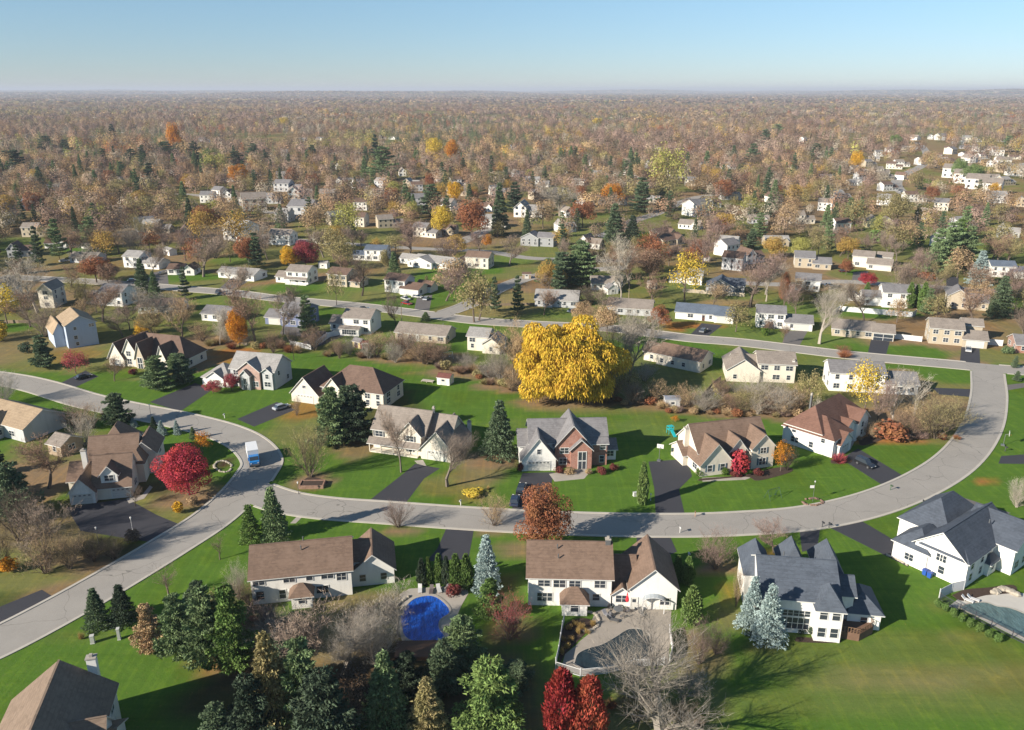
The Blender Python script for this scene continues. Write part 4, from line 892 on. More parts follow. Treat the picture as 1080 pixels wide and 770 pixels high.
def T(kind, x, y, top, wpx, col, label=None, lm=None, hole=True, wob=1.0):
    p = G(x, y); w = wpx / PXM(x, y)
    pc = p + Vector((0, w * .25, 0)); h = max(.5, height_to(pc, top)); 
    o = place_tree(kind, p, h, w, col, label)
    if lm: mark(lm, p)
    if hole: HOLES.append((p.x, p.y, w * .45))
    return o
TREES = [
 # by hand, across the photograph: kind, base x, y, top y, width, colour, label, landmark
 ('spruce',104,660,615,30,'spruce',"short dark spruce on the street verge, the smaller and bluer of a pair"),('spruce',131,657,611,32,'deep',"dark spruce on the street verge, the taller of a pair"),
 ('pine',160,688,630,34,'tan'),('pine',190,690,618,44,'pineg'),('pine',222,700,608,52,'pineg'),('pine',248,708,606,50,'cedar'),('pine',212,660,606,36,'spruce'),('sparse',238,690,615,36,'olive'),
 ('barethin',178,630,588,30,'mauve'),('bareclump',252,632,585,26,'pale'),('barethin',232,590,560,18,'mauve'),('grass',86,674,662,9,'buff',"single straw-coloured grass clump by two white posts on the verge"),
 ('bareclump',300,690,632,66,'grey'),('bare',330,716,622,80,'twig'),('barebig',362,712,614,92,'grey'),('bareclump',398,700,622,66,'pale'),('bare',420,672,606,50,'grey'),('bare',282,674,630,40,'mauve'),('bareclump',380,676,626,54,'twig'),
 ('spruce',290,772,655,60,'olive'),('pine',322,768,660,58,'pineg'),('pine',268,790,700,56,'deep'),('pine',345,800,690,80,'deep'),('spruce',408,772,676,54,'pineg'),('spruce',452,776,706,48,'olive'),('pine',232,790,732,46,'spruce'),('bareclump',365,780,712,50,'brown'),('sparse',376,745,690,40,'dark'),
 ('pine',300,730,668,46,'spruce'),('pine',430,735,680,40,'deep'),('brush',300,668,646,18,'orange',"small orange bush among the bare trees below the white house by the pool"),('spruce',513,622,558,34,'blue',"tall blue-grey spruce between the two long-roofed white houses","the tall blue spruce"),('pine',517,655,604,32,'cedar'),
 ('pine',488,706,640,54,'pineg'),('pine',470,730,668,50,'spruce'),('pine',518,776,680,84,'bright',"large bright green pine tree at the picture's lower edge"),('pine',545,720,690,40,'spruce'),
 ('column',445,617,588,10,'deep'),('column',452,616,587,9,'cedar'),('column',463,615,583,11,'cedar'),('column',471,617,586,9,'deep'),('column',481,619,583,14,'cedar'),('column',492,620,583,14,'cedar'),('bush',478,628,614,18,'maroon'),
 ('bareclump',537,674,618,46,'pink',"dull pink round tree on the dark grass left of the terrace fence","the dull pink tree"),('redcolumn',591,785,702,34,'red',"red columnar tree below the terrace fence, the deeper red one of the pair"),('redcolumn',620,788,710,32,'rustred',"red columnar tree below the terrace fence, the shorter rust-tinged one of the pair"),
 ('great',699,778,638,146,'grey',"great pale-barked bare tree spreading over the lower edge","the great pale bare tree"),('bareclump',737,700,642,34,'mauve'),('bareclump',755,690,652,30,'mauve'),('bare',720,742,690,50,'grey'),('bareclump',672,760,706,50,'olive'),
 ('column',714,613,585,11,'cedar'),('column',725,616,586,12,'cedar'),('column',729,656,616,20,'bright'),('dense',572,582,508,56,'rust',"rust-orange tree overhanging the street in front of the brick house","the rust tree by the street"),
 ('bareclump',755,600,548,44,'mauve'),('bare',816,583,540,46,'mauve'),('bareclump',776,640,592,12,'tan'),('spruce',791,664,602,32,'blue',"blue-grey spruce, the narrower of the two against the grey-roofed white house"),('spruce',809,676,609,38,'blue',"blue-grey spruce, the wider and lower of the two against the grey-roofed white house","the blue spruce pair"),
 ('bush',846,667,660,11,'deep'),('bush',856,669,659,11,'deep'),('bush',788,670,664,9,'deep'),
 ('spruce',527,482,417,40,'spruce',"lone dark spruce on the lawn left of the brick house","the lone dark spruce"),('pine',352,470,404,44,'pineg'),('pine',376,466,400,44,'deep'),('spruce',366,455,402,40,'spruce'),
 ('dense',199,522,463,58,'crimson',"broad crimson maple on the lawn inside the street bend","the crimson maple"),('sparse',214,478,452,22,'orange'),('bush',188,541,527,14,'gold'),('bush',203,532,522,14,'tan'),
 ('pine',125,450,410,36,'spruce',"dark pine beside the street before the many-gabled house","the dark street pine"),('spruce',163,456,438,10,'deep'),('spruce',171,459,442,11,'blue'),('spruce',187,458,442,9,'blue'),('spruce',204,463,449,9,'pineg'),('spruce',141,450,440,10,'blue'),
 ('pine',167,410,372,36,'pineg',"round green pine on the lawn before the steep brown-gabled house","the round green pine"),('pine',193,405,369,30,'spruce'),('pine',186,392,370,26,'pineg'),('pine',47,388,350,28,'spruce'),('bush',27,372,360,16,'deep'),('sparse',80,394,366,32,'pink'),('bare',121,402,372,26,'brown'),
 ('bareclump',2,428,384,40,'pale'),('bare',52,515,456,64,'brown'),('pine',18,548,482,52,'spruce'),('pine',-6,530,474,44,'deep'),('bare',50,602,515,66,'twig'),('bareclump',80,452,418,34,'mauve'),('bareclump',98,452,420,30,'tan'),('bareclump',90,470,430,30,'pale'),
 ('bareclump',48,604,548,56,'tan'),('bareclump',20,570,505,54,'dark'),('bush',12,603,585,22,'orange'),('bareclump',74,600,552,34,'tan'),('bareclump',-6,604,545,44,'dark'),('bareclump',100,592,556,38,'dark'),('bareclump',120,590,562,30,'dark'),('bush',140,572,556,16,'dark'),('pine',0,500,470,20,'deep'),('bare',143,534,512,18,'dark'),
 ('dense',253,366,322,26,'orange',"glowing orange maple beside a bare brown tree on the hedgerow","the orange maple"),('bare',270,366,288,50,'brown'),('dense',323,282,251,31,'pink',"round wine-red maple beside the far white house","the round red maple"),('leafy',305,285,258,22,'gold'),('sparse',360,284,245,36,'olive'),('bare',382,312,262,30,'dark'),('sparse',355,322,280,20,'olive'),
 ('willow',596,422,331,97,'willow',"huge golden yellow willow on the edge of the central lawn","the great yellow willow"),
 ('bare',663,402,316,56,'grey'),('bareclump',640,400,330,40,'dark'),('bare',541,404,325,50,'tan'),('bareclump',528,404,350,28,'grey'),('bareclump',680,402,376,30,'pale'),('sparse',662,420,388,32,'olive'),('leafy',615,340,316,24,'tan'),('leafy',640,352,320,30,'tan'),('bare',628,346,318,34,'tan'),
 ('barethin',660,405,330,16,'pale'),('sparse',911,436,376,44,'yellow',"yellow-leaved birch before the white two-storey house","the yellow birch"),('barethin',940,452,380,30,'pale'),('barethin',962,450,385,34,'pale'),('bare',925,452,392,30,'mauve'),('bareclump',985,462,410,60,'olive'),('bareclump',962,458,420,40,'tan'),('bareclump',1003,452,415,40,'olive'),('bush',937,464,440,34,'rust'),('bareclump',950,462,430,40,'brown'),
 ('bareclump',838,432,400,40,'tan'),('bareclump',812,434,402,44,'pale'),('sparse',852,430,385,30,'olive'),('sparse',782,432,408,24,'olive'),('bush',757,414,402,16,'olive'),
 ('leafy',694,347,320,24,'rust',"rust-orange tree beside the street before the slate-roofed ranch","the rust tree by the ranch"),('sparse',722,318,262,44,'yellow',"tall yellow thin-leaved tree before the low white house","the tall yellow tree"),('bare',791,324,258,62,'mauve'),('barethin',808,318,270,16,'pale'),('bare',664,302,255,46,'brown'),('leafy',685,298,260,34,'brown'),
 ('bare',655,318,240,44,'pale'),('pine',592,302,262,40,'spruce'),('pine',612,300,250,44,'pineg'),('pine',578,300,270,26,'pineg'),('bareclump',622,322,296,34,'dark'),('bare',633,330,300,30,'twig'),
 ('barebig',864,363,300,44,'pale',"pale spreading bare maple on the lawn before the beige ranch","the pale spreading maple"),('bare',862,318,292,60,'tan'),('bare',826,362,338,12,'brown'),('bareclump',890,372,362,18,'rust'),('brush',891,377,366,22,'rust'),('bush',807,353,345,12,'green'),('bare',810,352,335,18,'brown'),
 ('spruce',1053,334,288,28,'spruce'),('spruce',1031,300,262,24,'blue'),('pine',1000,282,230,34,'pineg'),('pine',985,290,238,26,'pineg'),('pine',1018,282,236,30,'pineg'),('pine',1008,272,228,26,'cedar'),('bush',1062,373,364,14,'pineg'),('column',913,318,298,7,'cedar'),('column',958,325,298,9,'cedar'),('column',965,324,300,8,'bright'),('column',972,328,298,10,'cedar'),('pine',978,332,302,16,'pineg'),
 ('bush',912,437,430,8,'rust'),('pine',1070,388,374,8,'spruce'),('pine',1072,402,390,9,'spruce'),('bareclump',1072,535,500,26,'pale'),('bareclump',1080,352,310,30,'twig'),('sparse',1070,330,300,26,'olive'),
 ('bare',978,296,260,40,'mauve'),('bush',960,292,282,20,'rust'),('bush',978,296,286,22,'rust'),('leafy',892,290,272,16,'rust'),('leafy',914,302,286,20,'crimson'),('bare',826,330,290,16,'brown'),('leafy',826,325,285,12,'rust'),
 ('bareclump',327,503,440,46,'olive',"thin olive tree on the lawn beside the low stone planter"),('bareclump',420,556,522,32,'mauve'),('bareclump',521,554,516,34,'tan'),('bare',423,498,420,40,'twig'),('barebig',472,513,443,56,'twig'),('bareclump',313,438,415,12,'tan'),('spruce',265,571,528,26,'cedar'),('spruce',290,568,508,34,'pineg'),
 ('bush',777,499,470,26,'crimson',"small bright crimson tree before the cream house with four gables","the small crimson tree"),('bush',776,502,495,13,'maroon'),('bush',800,502,493,12,'maroon'),('sparse',823,497,462,22,'orange'),('bareclump',830,496,464,22,'dark'),('bush',765,501,492,8,'green'),('bush',738,502,492,11,'green'),('brush',884,487,474,26,'pink'),
 ('column',677,532,487,11,'bright',"slim bright green columnar cedar beside the turning drive","the slim green cedar"),('bush',601,500,491,13,'tan'),('bush',621,500,494,9,'tan'),('bush',635,499,490,14,'maroon'),('bush',648,496,488,12,'maroon'),('bush',589,499,491,12,'maroon'),('bush',548,497,487,10,'maroon'),
 ('sparse',712,445,437,10,'orange',"tiny orange tree standing beside the turquoise slide"),('bush',500,522,513,26,'yellow',"low bright yellow bush bed beside the street lawn"),('grass',515,516,510,6,'buff'),('leafy',245,412,392,18,'pink'),('leafy',225,415,400,22,'pink'),('bush',140,395,388,12,'maroon'),('bush',85,322,300,14,'dark'),('bush',880,455,445,14,'olive'),('bush',893,447,440,8,'pineg'),
 ('bare',40,330,262,66,'pale'),('sparse',8,342,296,36,'yellow'),('bush',1,360,338,18,'yellow'),('bare',32,345,300,42,'brown'),('bare',137,348,312,26,'twig'),('bare',192,360,302,36,'tan'),('bare',232,364,318,30,'pale'),('sparse',150,358,335,18,'gold'),('bush',150,352,335,14,'yellow'),('leafy',160,352,325,30,'tan'),('bare',130,315,290,26,'twig'),
 ('bare',215,292,243,56,'twig'),('leafy',102,298,268,40,'rust'),('leafy',115,300,276,26,'brown'),('pine',98,262,226,28,'pineg'),('bare',52,262,236,50,'olive'),('bare',75,268,240,38,'brown'),('bare',310,330,296,18,'dark'),('bare',418,345,306,24,'dark'),('barethin',410,332,290,14,'olive'),('bush',450,306,290,5,'olive'),('sparse',463,302,288,16,'ylgreen'),('sparse',500,340,282,50,'olive'),('bare',505,338,290,34,'tan'),
 ('leafy',436,380,365,24,'tan'),('bareclump',449,384,352,46,'brown'),('bareclump',358,378,356,14,'brown'),('bare',310,380,340,16,'dark'),('bareclump',288,372,345,20,'brown'),('spruce',449,338,328,12,'pineg'),('spruce',416,292,264,16,'pineg'),('leafy',406,286,262,12,'olive'),('bare',432,262,225,32,'brown'),('leafy',513,262,246,12,'orange'),
 ('spruce',527,248,190,22,'spruce',None),('pine',543,225,190,22,'deep',None,"the dark far pine"),('leafy',252,196,172,24,'orange',"bright orange round tree high among the far woods","the far orange tree"),('sparse',222,172,155,30,'bright'),('leafy',150,218,200,28,'dullgold'),('leafy',98,210,195,28,'dullgold',"low dull golden tree at the edge of the dark wood","the low golden tree by the dark wood"),('sparse',215,258,216,36,'dullgold'),('sparse',250,262,218,44,'dullgold'),
 ('sparse',368,250,208,36,'ylgreen'),('spruce',370,248,222,14,'spruce'),('leafy',417,214,190,22,'ylgreen'),('leafy',480,216,190,20,'gold'),('leafy',467,250,215,24,'yellow'),('leafy',498,252,208,36,'rust'),('pine',455,228,192,30,'spruce'),('spruce',432,222,202,14,'pineg'),('pine',397,178,140,12,'deep'),('pine',405,190,152,34,'pineg',"broad green pine rising over the far woods beside a darker one","the broad far pine"),
 ('pine',20,190,156,24,'deep'),('pine',8,176,158,22,'deep'),('pine',70,165,146,16,'deep'),('pine',110,178,155,16,'spruce'),('pine',140,176,156,20,'deep'),('pine',152,172,152,16,'spruce'),('pine',206,168,148,18,'deep'),('pine',222,186,166,20,'pineg'),('pine',282,176,160,18,'deep'),('pine',330,170,152,16,'spruce'),('pine',440,158,144,14,'spruce'),('pine',560,150,138,12,'spruce'),('pine',860,168,150,16,'spruce'),('pine',1062,160,142,16,'pineg'),('sparse',228,186,158,30,'ylgreen'),('pine',160,200,170,18,'deep'),('pine',50,160,142,22,'deep'),('pine',120,150,130,10,'deep'),('pine',175,170,148,30,'spruce'),('pine',190,165,150,24,'deep'),('pine',250,180,158,24,'deep'),('pine',268,170,150,20,'spruce'),('leafy',185,162,128,16,'orange'),('leafy',300,135,123,12,'yellow'),('leafy',431,142,132,9,'yellow'),
 ('leafy',459,172,144,20,'yellow',"yellow round tree beside an orange one high in the far woods","the far yellow tree"),('leafy',477,175,146,18,'orange'),('leafy',645,218,192,26,'orange'),('bare',590,228,190,46,'grey'),('leafy',630,135,124,12,'yellow'),('pine',676,224,185,24,'spruce'),('pine',700,222,196,24,'pineg'),('spruce',647,262,212,28,'spruce'),('spruce',666,262,225,24,'deep'),('sparse',703,205,148,42,'ylgreen',"very tall yellow-green thin-leaved tree rising over the far houses","the tall yellow-green tree"),('pine',660,190,168,12,'spruce'),
 ('sparse',700,222,178,36,'olive'),('pine',725,116,118,20,'deep'),('pine',793,176,150,18,'spruce',"dark green pine over the far woods, taller of two","the far dark pine pair"),('pine',806,158,135,16,'spruce'),('pine',820,145,130,20,'pineg'),('leafy',943,158,141,14,'bright',"bright green leafy tree beside the far curving street","the far bright green tree"),('leafy',1010,192,166,16,'bright'),('leafy',1025,196,172,26,'bright',"broad bright green tree beside the white row houses","the white row houses"),('leafy',1047,208,192,14,'gold'),('leafy',902,182,158,16,'gold'),('leafy',905,232,214,14,'orange'),
 ('leafy',982,212,195,16,'rust'),('leafy',980,178,158,22,'tan'),('leafy',945,238,202,30,'olive'),('bush',928,256,240,30,'cedar',"clipped dark green hedge before the yellow-cream gabled house"),('pine',800,252,222,18,'pineg'),('pine',792,262,240,16,'spruce'),('bare',740,290,232,40,'mauve'),('leafy',735,282,250,26,'rust'),('leafy',740,205,185,34,'tan'),('leafy',762,212,188,22,'rust'),
]
for t in TREES: T(*t)
# columnar bushes along the pool fence
for i, (x, y) in enumerate([(989,641),(997,645),(1005.5,650),(1013.5,655),(1023,661),(1033,666),(1042.5,672),(1052.5,677)]):
    o = T('bush', x, y, y - 11, 9.5, 'cedar', ("first", "second", "third", "fourth", "fifth", "sixth", "seventh", "eighth")[i] + " clipped bush from the white house, counting down the dark pool fence"); o["group"] = "clipped bushes along the pool fence"
    HOLES.pop()
# brush belt along the lot lines behind the lawns
belt = [((420,378),(520,398),16,'mix'),((500,400),(548,414),8,'mix'),((640,424),(700,430),10,'mix'),((700,432),(840,440),34,'mix'),((850,436),(905,462),7,'mix'),((330,372),(420,382),10,'mix'),((905,462),(1010,462),12,'mix'),((640,400),(640,424),4,'mix'),((760,420),(850,428),14,'mix'),((210,362),(320,372),12,'mix'),((260,640),(285,700),5,'mix'),((640,745),(740,765),10,'low')]
for (a, b, n, md) in belt:
    for i in range(n):
        f = (i + rnd.random() * .8) / n; x = a[0] + (b[0]-a[0])*f + rnd.uniform(-3, 3); y = a[1] + (b[1]-a[1])*f + rnd.uniform(-3, 3); s = rnd.uniform(.7, 1.4)
        q = rnd.random()
        if q < .36: T('brush', x, y, y - 9*s, 17*s, rnd.choice(('brown','tan','rust','mauve','olive')))
        elif q < .8: T('bareclump', x, y - 2, y - 25*s, 25*s, rnd.choice(('brown','tan','olive','grey','pale')))
        else: T('bush', x, y, y - 8*s, 13*s, rnd.choice(('olive','tan','rust')))
# ------------------------------------------------------------ vehicles
def car(x, y, x2, y2, col, label, suv=False, group="parked cars on the drives"):
    """x, y the near-end ground centre, x2, y2 a point it faces"""
    p = G(x, y); d = G(x2, y2) - p; rz = math.atan2(d.y, d.x); r = empty("car", p, rz, label, "car", group)
    L, Wd, h1, h2 = 4.6, 1.85, (.95 if suv else .82), (1.75 if suv else 1.42)
    paint = plain("car_paint", col, .25, .3, .5, 1.0); gl = GLASS
    b = MB(); prof = [(-L/2,.32),(-L/2,.62),(-L/2+.12,h1),(L/2-.9,h1-.06),(L/2-.12,h1-.2),(L/2,.55),(L/2,.32)]
    n = len(prof)
    for inset, hw in ((0, Wd/2 - .04),):
        vs = [(u, -hw, v) for u, v in prof] + [(u, hw, v) for u, v in prof]
        b.add(vs, [tuple(range(n)), tuple(range(n, 2*n))[::-1]] + [(k, n+k, n+(k+1) % n, (k+1) % n) for k in range(n)])
    rx0, rx1 = (-L/2 + (.3 if suv else .95)), L/2 - 1.9
    b.add([(rx0,-.68,h2),(rx1,-.68,h2),(rx1,.68,h2),(rx0,.68,h2),(rx0,-.68,h2-.07),(rx1,-.68,h2-.07),(rx1,.68,h2-.07),(rx0,.68,h2-.07)], [(0,1,2,3),(0,4,5,1),(1,5,6,2),(2,6,7,3),(3,7,4,0)])
    build(b, "body", paint, r)
    g = MB(); a0, a1 = rx0 - (.12 if suv else .45), rx1 + .75; hw = Wd/2 - .12; z = h2 - .06
    g.add([(a0,-hw,h1-.03),(a1,-hw,h1-.08),(a1,hw,h1-.08),(a0,hw,h1-.03),(rx0,-.67,z),(rx1,-.67,z),(rx1,.67,z),(rx0,.67,z)], [(4,5,6,7),(0,1,5,4),(1,2,6,5),(2,3,7,6),(3,0,4,7)])
    build(g, "cabin_glass", gl, r)
    for sx in (-1.35, 1.4):
        for sy in (-1, 1):
            w = MB(); w.tube((0,-.11,0), (0,.11,0), .33, .33, 14, 0); w.tube((0,-.12,0), (0,.12,0), .19, .19, 10, 1); build(w, "wheel", [BLACKM, METALG], r, (sx, sy*(Wd/2-.1), .33))
    for sy in (-1, 1):
        l = MB(); l.box(L/2 - .06, L/2 + .012, sy*.62 - .17, sy*.62 + .17, .52, .66); build(l, "headlight", TRIM, r)
    return r
SIL = (.45, .47, .5); BLK = (.02, .022, .026); REDC = (.4, .02, .02); WHC = (.7, .7, .7); NAVY = (.03, .04, .08); GRC = (.15, .16, .17)
car(297,431,310,427, SIL, "silver car on the drive of the brown-roofed house behind the pines")
car(88,399,100,396, BLK, "black car on the drive before the steep brown-gabled house")
car(550,517,553,507, BLK, "black car beside the brick house's garage, close to the garage"); car(543,530,546,518, NAVY, "dark navy car low on the brick house's drive, nearer the street")
car(912,491,932,500, BLK, "long black car on the drive below the red-brown hip-roofed house", True)
car(1021,370,1022,380, WHC, "white car before the garage of the beige two-storey house")
car(428,316,438,319, WHC, "white car beside the red one at the split-level house"); car(429,321,439,323, REDC, "red car in front of the split-level white house"); car(450,316,456,312, SIL, "silver car beside the low garage of the split-level white house"); car(440,314,449,315, WHC, "white car at the garage door of the split-level house")
car(172,289,180,287, BLK, "black car at the small white house by the long asphalt drive"); car(246,297,254,296, BLK, "black car in front of the white ranch with the wide garage"); car(230,309,225,313, GRC, "grey car on the drive beside the white ranch garage")
car(1062,303,1070,303, SIL, "silver car by the white and navy house"); car(875,302,884,302, WHC, "white car on the upper lane near the half-hidden white house"); car(890,287,900,287, (.12,.02,.03), "maroon car by the beige house on the upper lane")
car(742,350,748,346, GRC, "grey car on the drive of the slate-roofed ranch"); car(511,316,518,314, BLK, "dark car at the small street corner by the rough lot"); car(68,276,76,275, WHC, "white car before the low grey house"); car(182,211,188,211, BLK, "dark car in the far clearing under the trees")
# the box truck
p = G(268, 494); d = G(262, 470) - p; rz = math.atan2(d.y, d.x)
tr = empty("truck", G(267.5, 487), rz + math.pi, "white box truck with bright blue cab and blue skirt driving along the street", "truck"); mark("the box truck", G(267, 487))
WB = plain("truck_white", (.68, .69, .7), .4); TB = plain("truck_blue", (.02, .20, .55), .3, .1, .5, .8)
b = MB(); b.box(-3.6, 1.4, -1.2, 1.2, 1.75, 3.5, 0); b.box(-3.6, 1.4, -1.2, 1.2, .95, 1.75, 1); b.box(-3.6, 1.4, -1.22, -1.2, 1.72, 1.8, 0); build(b, "cargo_box", [WB, TB], tr)
b = MB(); pr = [(1.45,.55),(1.45,2.45),(2.5,2.45),(3.0,1.65),(3.4,1.45),(3.45,.55)]; n = 6
b.add([(u,-1.05,v) for u, v in pr] + [(u,1.05,v) for u, v in pr], [tuple(range(n)), tuple(range(n, 2*n))[::-1]] + [(k, n+k, n+(k+1) % n, (k+1) % n) for k in range(n)]); build(b, "cab", TB, tr)
b = MB(); b.add([(2.56,-.92,2.38),(2.56,.92,2.38),(3.03,.92,1.68),(3.03,-.92,1.68)], [(0,3,2,1)]); b.box(1.9, 2.5, -1.07, 1.07, 1.6, 2.3); build(b, "windscreen", GLASS, tr)
b = MB(); b.box(3.45, 3.55, -1.0, 1.0, .55, .95); build(b, "bumper", METALG, tr); b = MB(); b.box(-3.6, 3.2, -.5, .5, .55, .9); build(b, "chassis", BLACKM, tr)
for sx in (-2.4, 2.5):
    for sy in (-1, 1):
        w = MB(); w.tube((0,-.16,0), (0,.16,0), .47, .47, 16, 0); w.tube((0,-.17,0), (0,.17,0), .25, .25, 10, 1); build(w, "wheel", [BLACKM, METALG], tr, (sx, sy*.95, .47))
for sy in (-1, 1): l = MB(); l.box(3.4, 3.47, sy*.75-.15, sy*.75+.15, 1.05, 1.25); build(l, "headlight", WB, tr)

# ------------------------------------------------------------ sheds
def shed(A, B, depth, h, rise, wall, roof, label, lm, rot=None, axis='x', extra=()):
    house(label, lm, A, B, [(0,1,0,depth,h,axis,rise,dict(oh=.2))], wall, roof, [('door',0,'f',.5,1.5,1.9)] + list(extra), rot=rot, name="shed", cat="shed", auto=False)
REDP = plain("red_paint", (.42,.04,.03), .6); YELP = plain("yellow_paint", (.62,.5,.22), .6)
shed((461,405.5),(474,407), 3.4, 2.3, .8, WHT, R_MAR, "small white shed with maroon roof alone on the central green lawn", "the maroon-roofed shed")
b = MB(); P0 = G(444, 403); b.box(0, 3.6, 0, 1.6, .35, .45); [b.box(q, q + .12, 0, .12, 0, .4) for q in (0, 1.7, 3.5)]; build(b, "wooden_ramp", surface("worn_timber", (.42,.38,.32), .9), None, P0, R(-18)); tag(bpy.data.objects["wooden_ramp"], "low weathered timber platform beside the maroon-roofed shed", "platform")
shed((701.5,430.5),(717,430.5), 3.0, 2.5, .5, LGY, plain("tin_roof", (.33,.36,.42), .4, .4), "small grey-white shed with pale metal roof at the rough lawn edge", "the pale shed")
shed((372,366),(380,368), 2.4, 2.3, .9, YELP, R_GRY, "tiny yellow-cream shed joined beside a red one on the lawn", "the little yellow shed"); shed((380.5,368.5),(389,368), 2.2, 2.0, .6, REDP, R_MAR, "tiny red shed beside the yellow-cream one on the lawn", None)
shed((336,283),(345,283.5), 3, 2.6, .9, WHT, R_LGY, "small white shed beside the round red maple", None); shed((86,262),(95,262.5), 3, 2.5, .7, WHT, R_LGY, "little white shed on the dry lawn before the green pine", None); shed((172,268),(179,270), 4, 3.0, .8, WHT, R_LGY, "tall narrow white shed by a yellow bush", None)
shed((743,276),(748,276), 2.5, 2.2, .6, WHT, R_GRY, "white garden shed among bare trees beyond the dark gabled house", None); shed((682,304),(691,305), 3, 2.4, .7, CRM, R_TGY, "small cream shed behind the fence near the tall yellow tree", None); shed((641,311),(652,310), 4, 2.6, 1.6, WHT, R_GRY, "white peaked shed among the bare trees behind the willow", None, axis='y'); shed((894,317),(906,318), 4, 2.2, 1.3, WHT, R_SLT, "white pavilion shed on the hedged lawn by the tall white house", None, axis='y')
shed((551,294),(560,294), 2.4, 2.2, .6, TANW, R_DBR, "brown shed at the rough lot behind the lane", None)

# ------------------------------------------------------------ fences
def fence(pxs, h, mat, step, label, rails=False, post=.11, name="fence", cat="fence", pts=None, zb=0):
    P = pts or [G(*q) for q in pxs]; r = empty(name, P[0], 0, label, cat); o = P[0]; pn = MB(); posts = []
    for a, b in zip(P, P[1:]):
        L = (b - a).length; n = max(1, int(L / step)); d = (b - a) / L; s = Vector((-d.y, d.x, 0)) * .025
        for i in range(n): posts.append(a + (b - a) * i / n)
        q = [a - o, b - o]
        if rails:
            for z in (.15, h - .12):
                pn.add([q[0]-s+Vector((0,0,z)), q[1]-s+Vector((0,0,z)), q[1]+s+Vector((0,0,z)), q[0]+s+Vector((0,0,z))] + [v + Vector((0,0,z+.07)) for v in (q[0]-s, q[1]-s, q[1]+s, q[0]+s)], [(0,1,5,4),(1,2,6,5),(2,3,7,6),(3,0,4,7),(4,5,6,7),(0,3,2,1)])
            m = int(L / .14)
            for i in range(m):
                c = q[0] + d * (L * (i + .5) / m); pn.box(c.x - .014, c.x + .014, c.y - .014, c.y + .014, .1, h)
        else:
            pn.add([q[0]-s, q[1]-s, q[1]+s, q[0]+s] + [v + Vector((0,0,h)) for v in (q[0]-s, q[1]-s, q[1]+s, q[0]+s)], [(0,1,5,4),(1,2,6,5),(2,3,7,6),(3,0,4,7),(4,5,6,7)])
    posts.append(P[-1]); build(pn, "panel", mat, r); pm = MB(); pm.box(-post/2, post/2, -post/2, post/2, 0, h + .1); pm.box(-post*.7, post*.7, -post*.7, post*.7, h + .1, h + .14); me = pm.mesh("post", [mat])
    for q in posts[:95]: link("post", me, r, q - o)
    return r
VIN = plain("white_vinyl", (.62,.63,.64), .4); DKF = plain("dark_fence", (.05,.055,.07), .5); WDF = surface("fence_timber", (.26,.20,.14), .9)
fence([(586,703),(589,690),(593,664),(595,656)], 1.5, VIN, 2.4, "white vinyl fence running beside the dark grass, at the terrace's edge"); fence([(586,706),(612,714),(640,711),(668,704),(700,702)], 1.4, VIN, 2.4, "pale railing fence along the low edge of the shaded terrace", True)
fence([(706,668),(709,690),(706,700)], 1.5, VIN, 2.2, "short white fence at the terrace side nearest the slim cedars")

fence([(991,633),(1012,645),(1045,662),(1090,685)], 1.35, DKF, 2.2, "dark metal pool fence behind the row of clipped bushes", True); fence([(990,632),(1003,625),(1016,622)], 1.9, VIN, 2.0, "white vinyl fence between the slate-roofed house and the dark pool fence")
fence([(885,328),(962,334.5),(966,332)], 2.0, VIN, 2.4, "long white vinyl fence across the back of the green yard"); fence([(878,333),(886,327)], 1.9, VIN, 2.4, "short white fence end beside the carport lawn, seen end on"); fence([(941,357),(972,360.5)], 1.8, VIN, 2.4, "white vinyl fence joining the carport to the beige house"); fence([(1036,363),(1057,365)], 2.0, VIN, 2.4, "short white fence beside the beige house's garage")
fence([(306,364),(328,369),(345,356),(366,352)], 1.7, VIN, 2.4, "white fence around the covered pool beside the house with the sunroom"); fence([(330,368),(356,350)], 1.4, VIN, 2.4, "white inner fence along the covered pool")
fence([(500,321),(520,323),(545,322),(566,322)], 1.0, WDF, 3, "weathered low timber fence at the rough lot behind the lane"); fence([(720,308),(770,312),(785,313)], 1.5, surface("buff_fence", (.4,.35,.27), .9), 2.6, "buff fence across the tan field"); fence([(740,422),(752,408),(760,402)], 1.6, WDF, 2.4, "grey timber fence climbing to the cream house's deck")
fence([(0,341),(20,341),(44,340)], 1.2, WDF, 3, "dark timber fence behind the shaded lawn at the picture's edge")

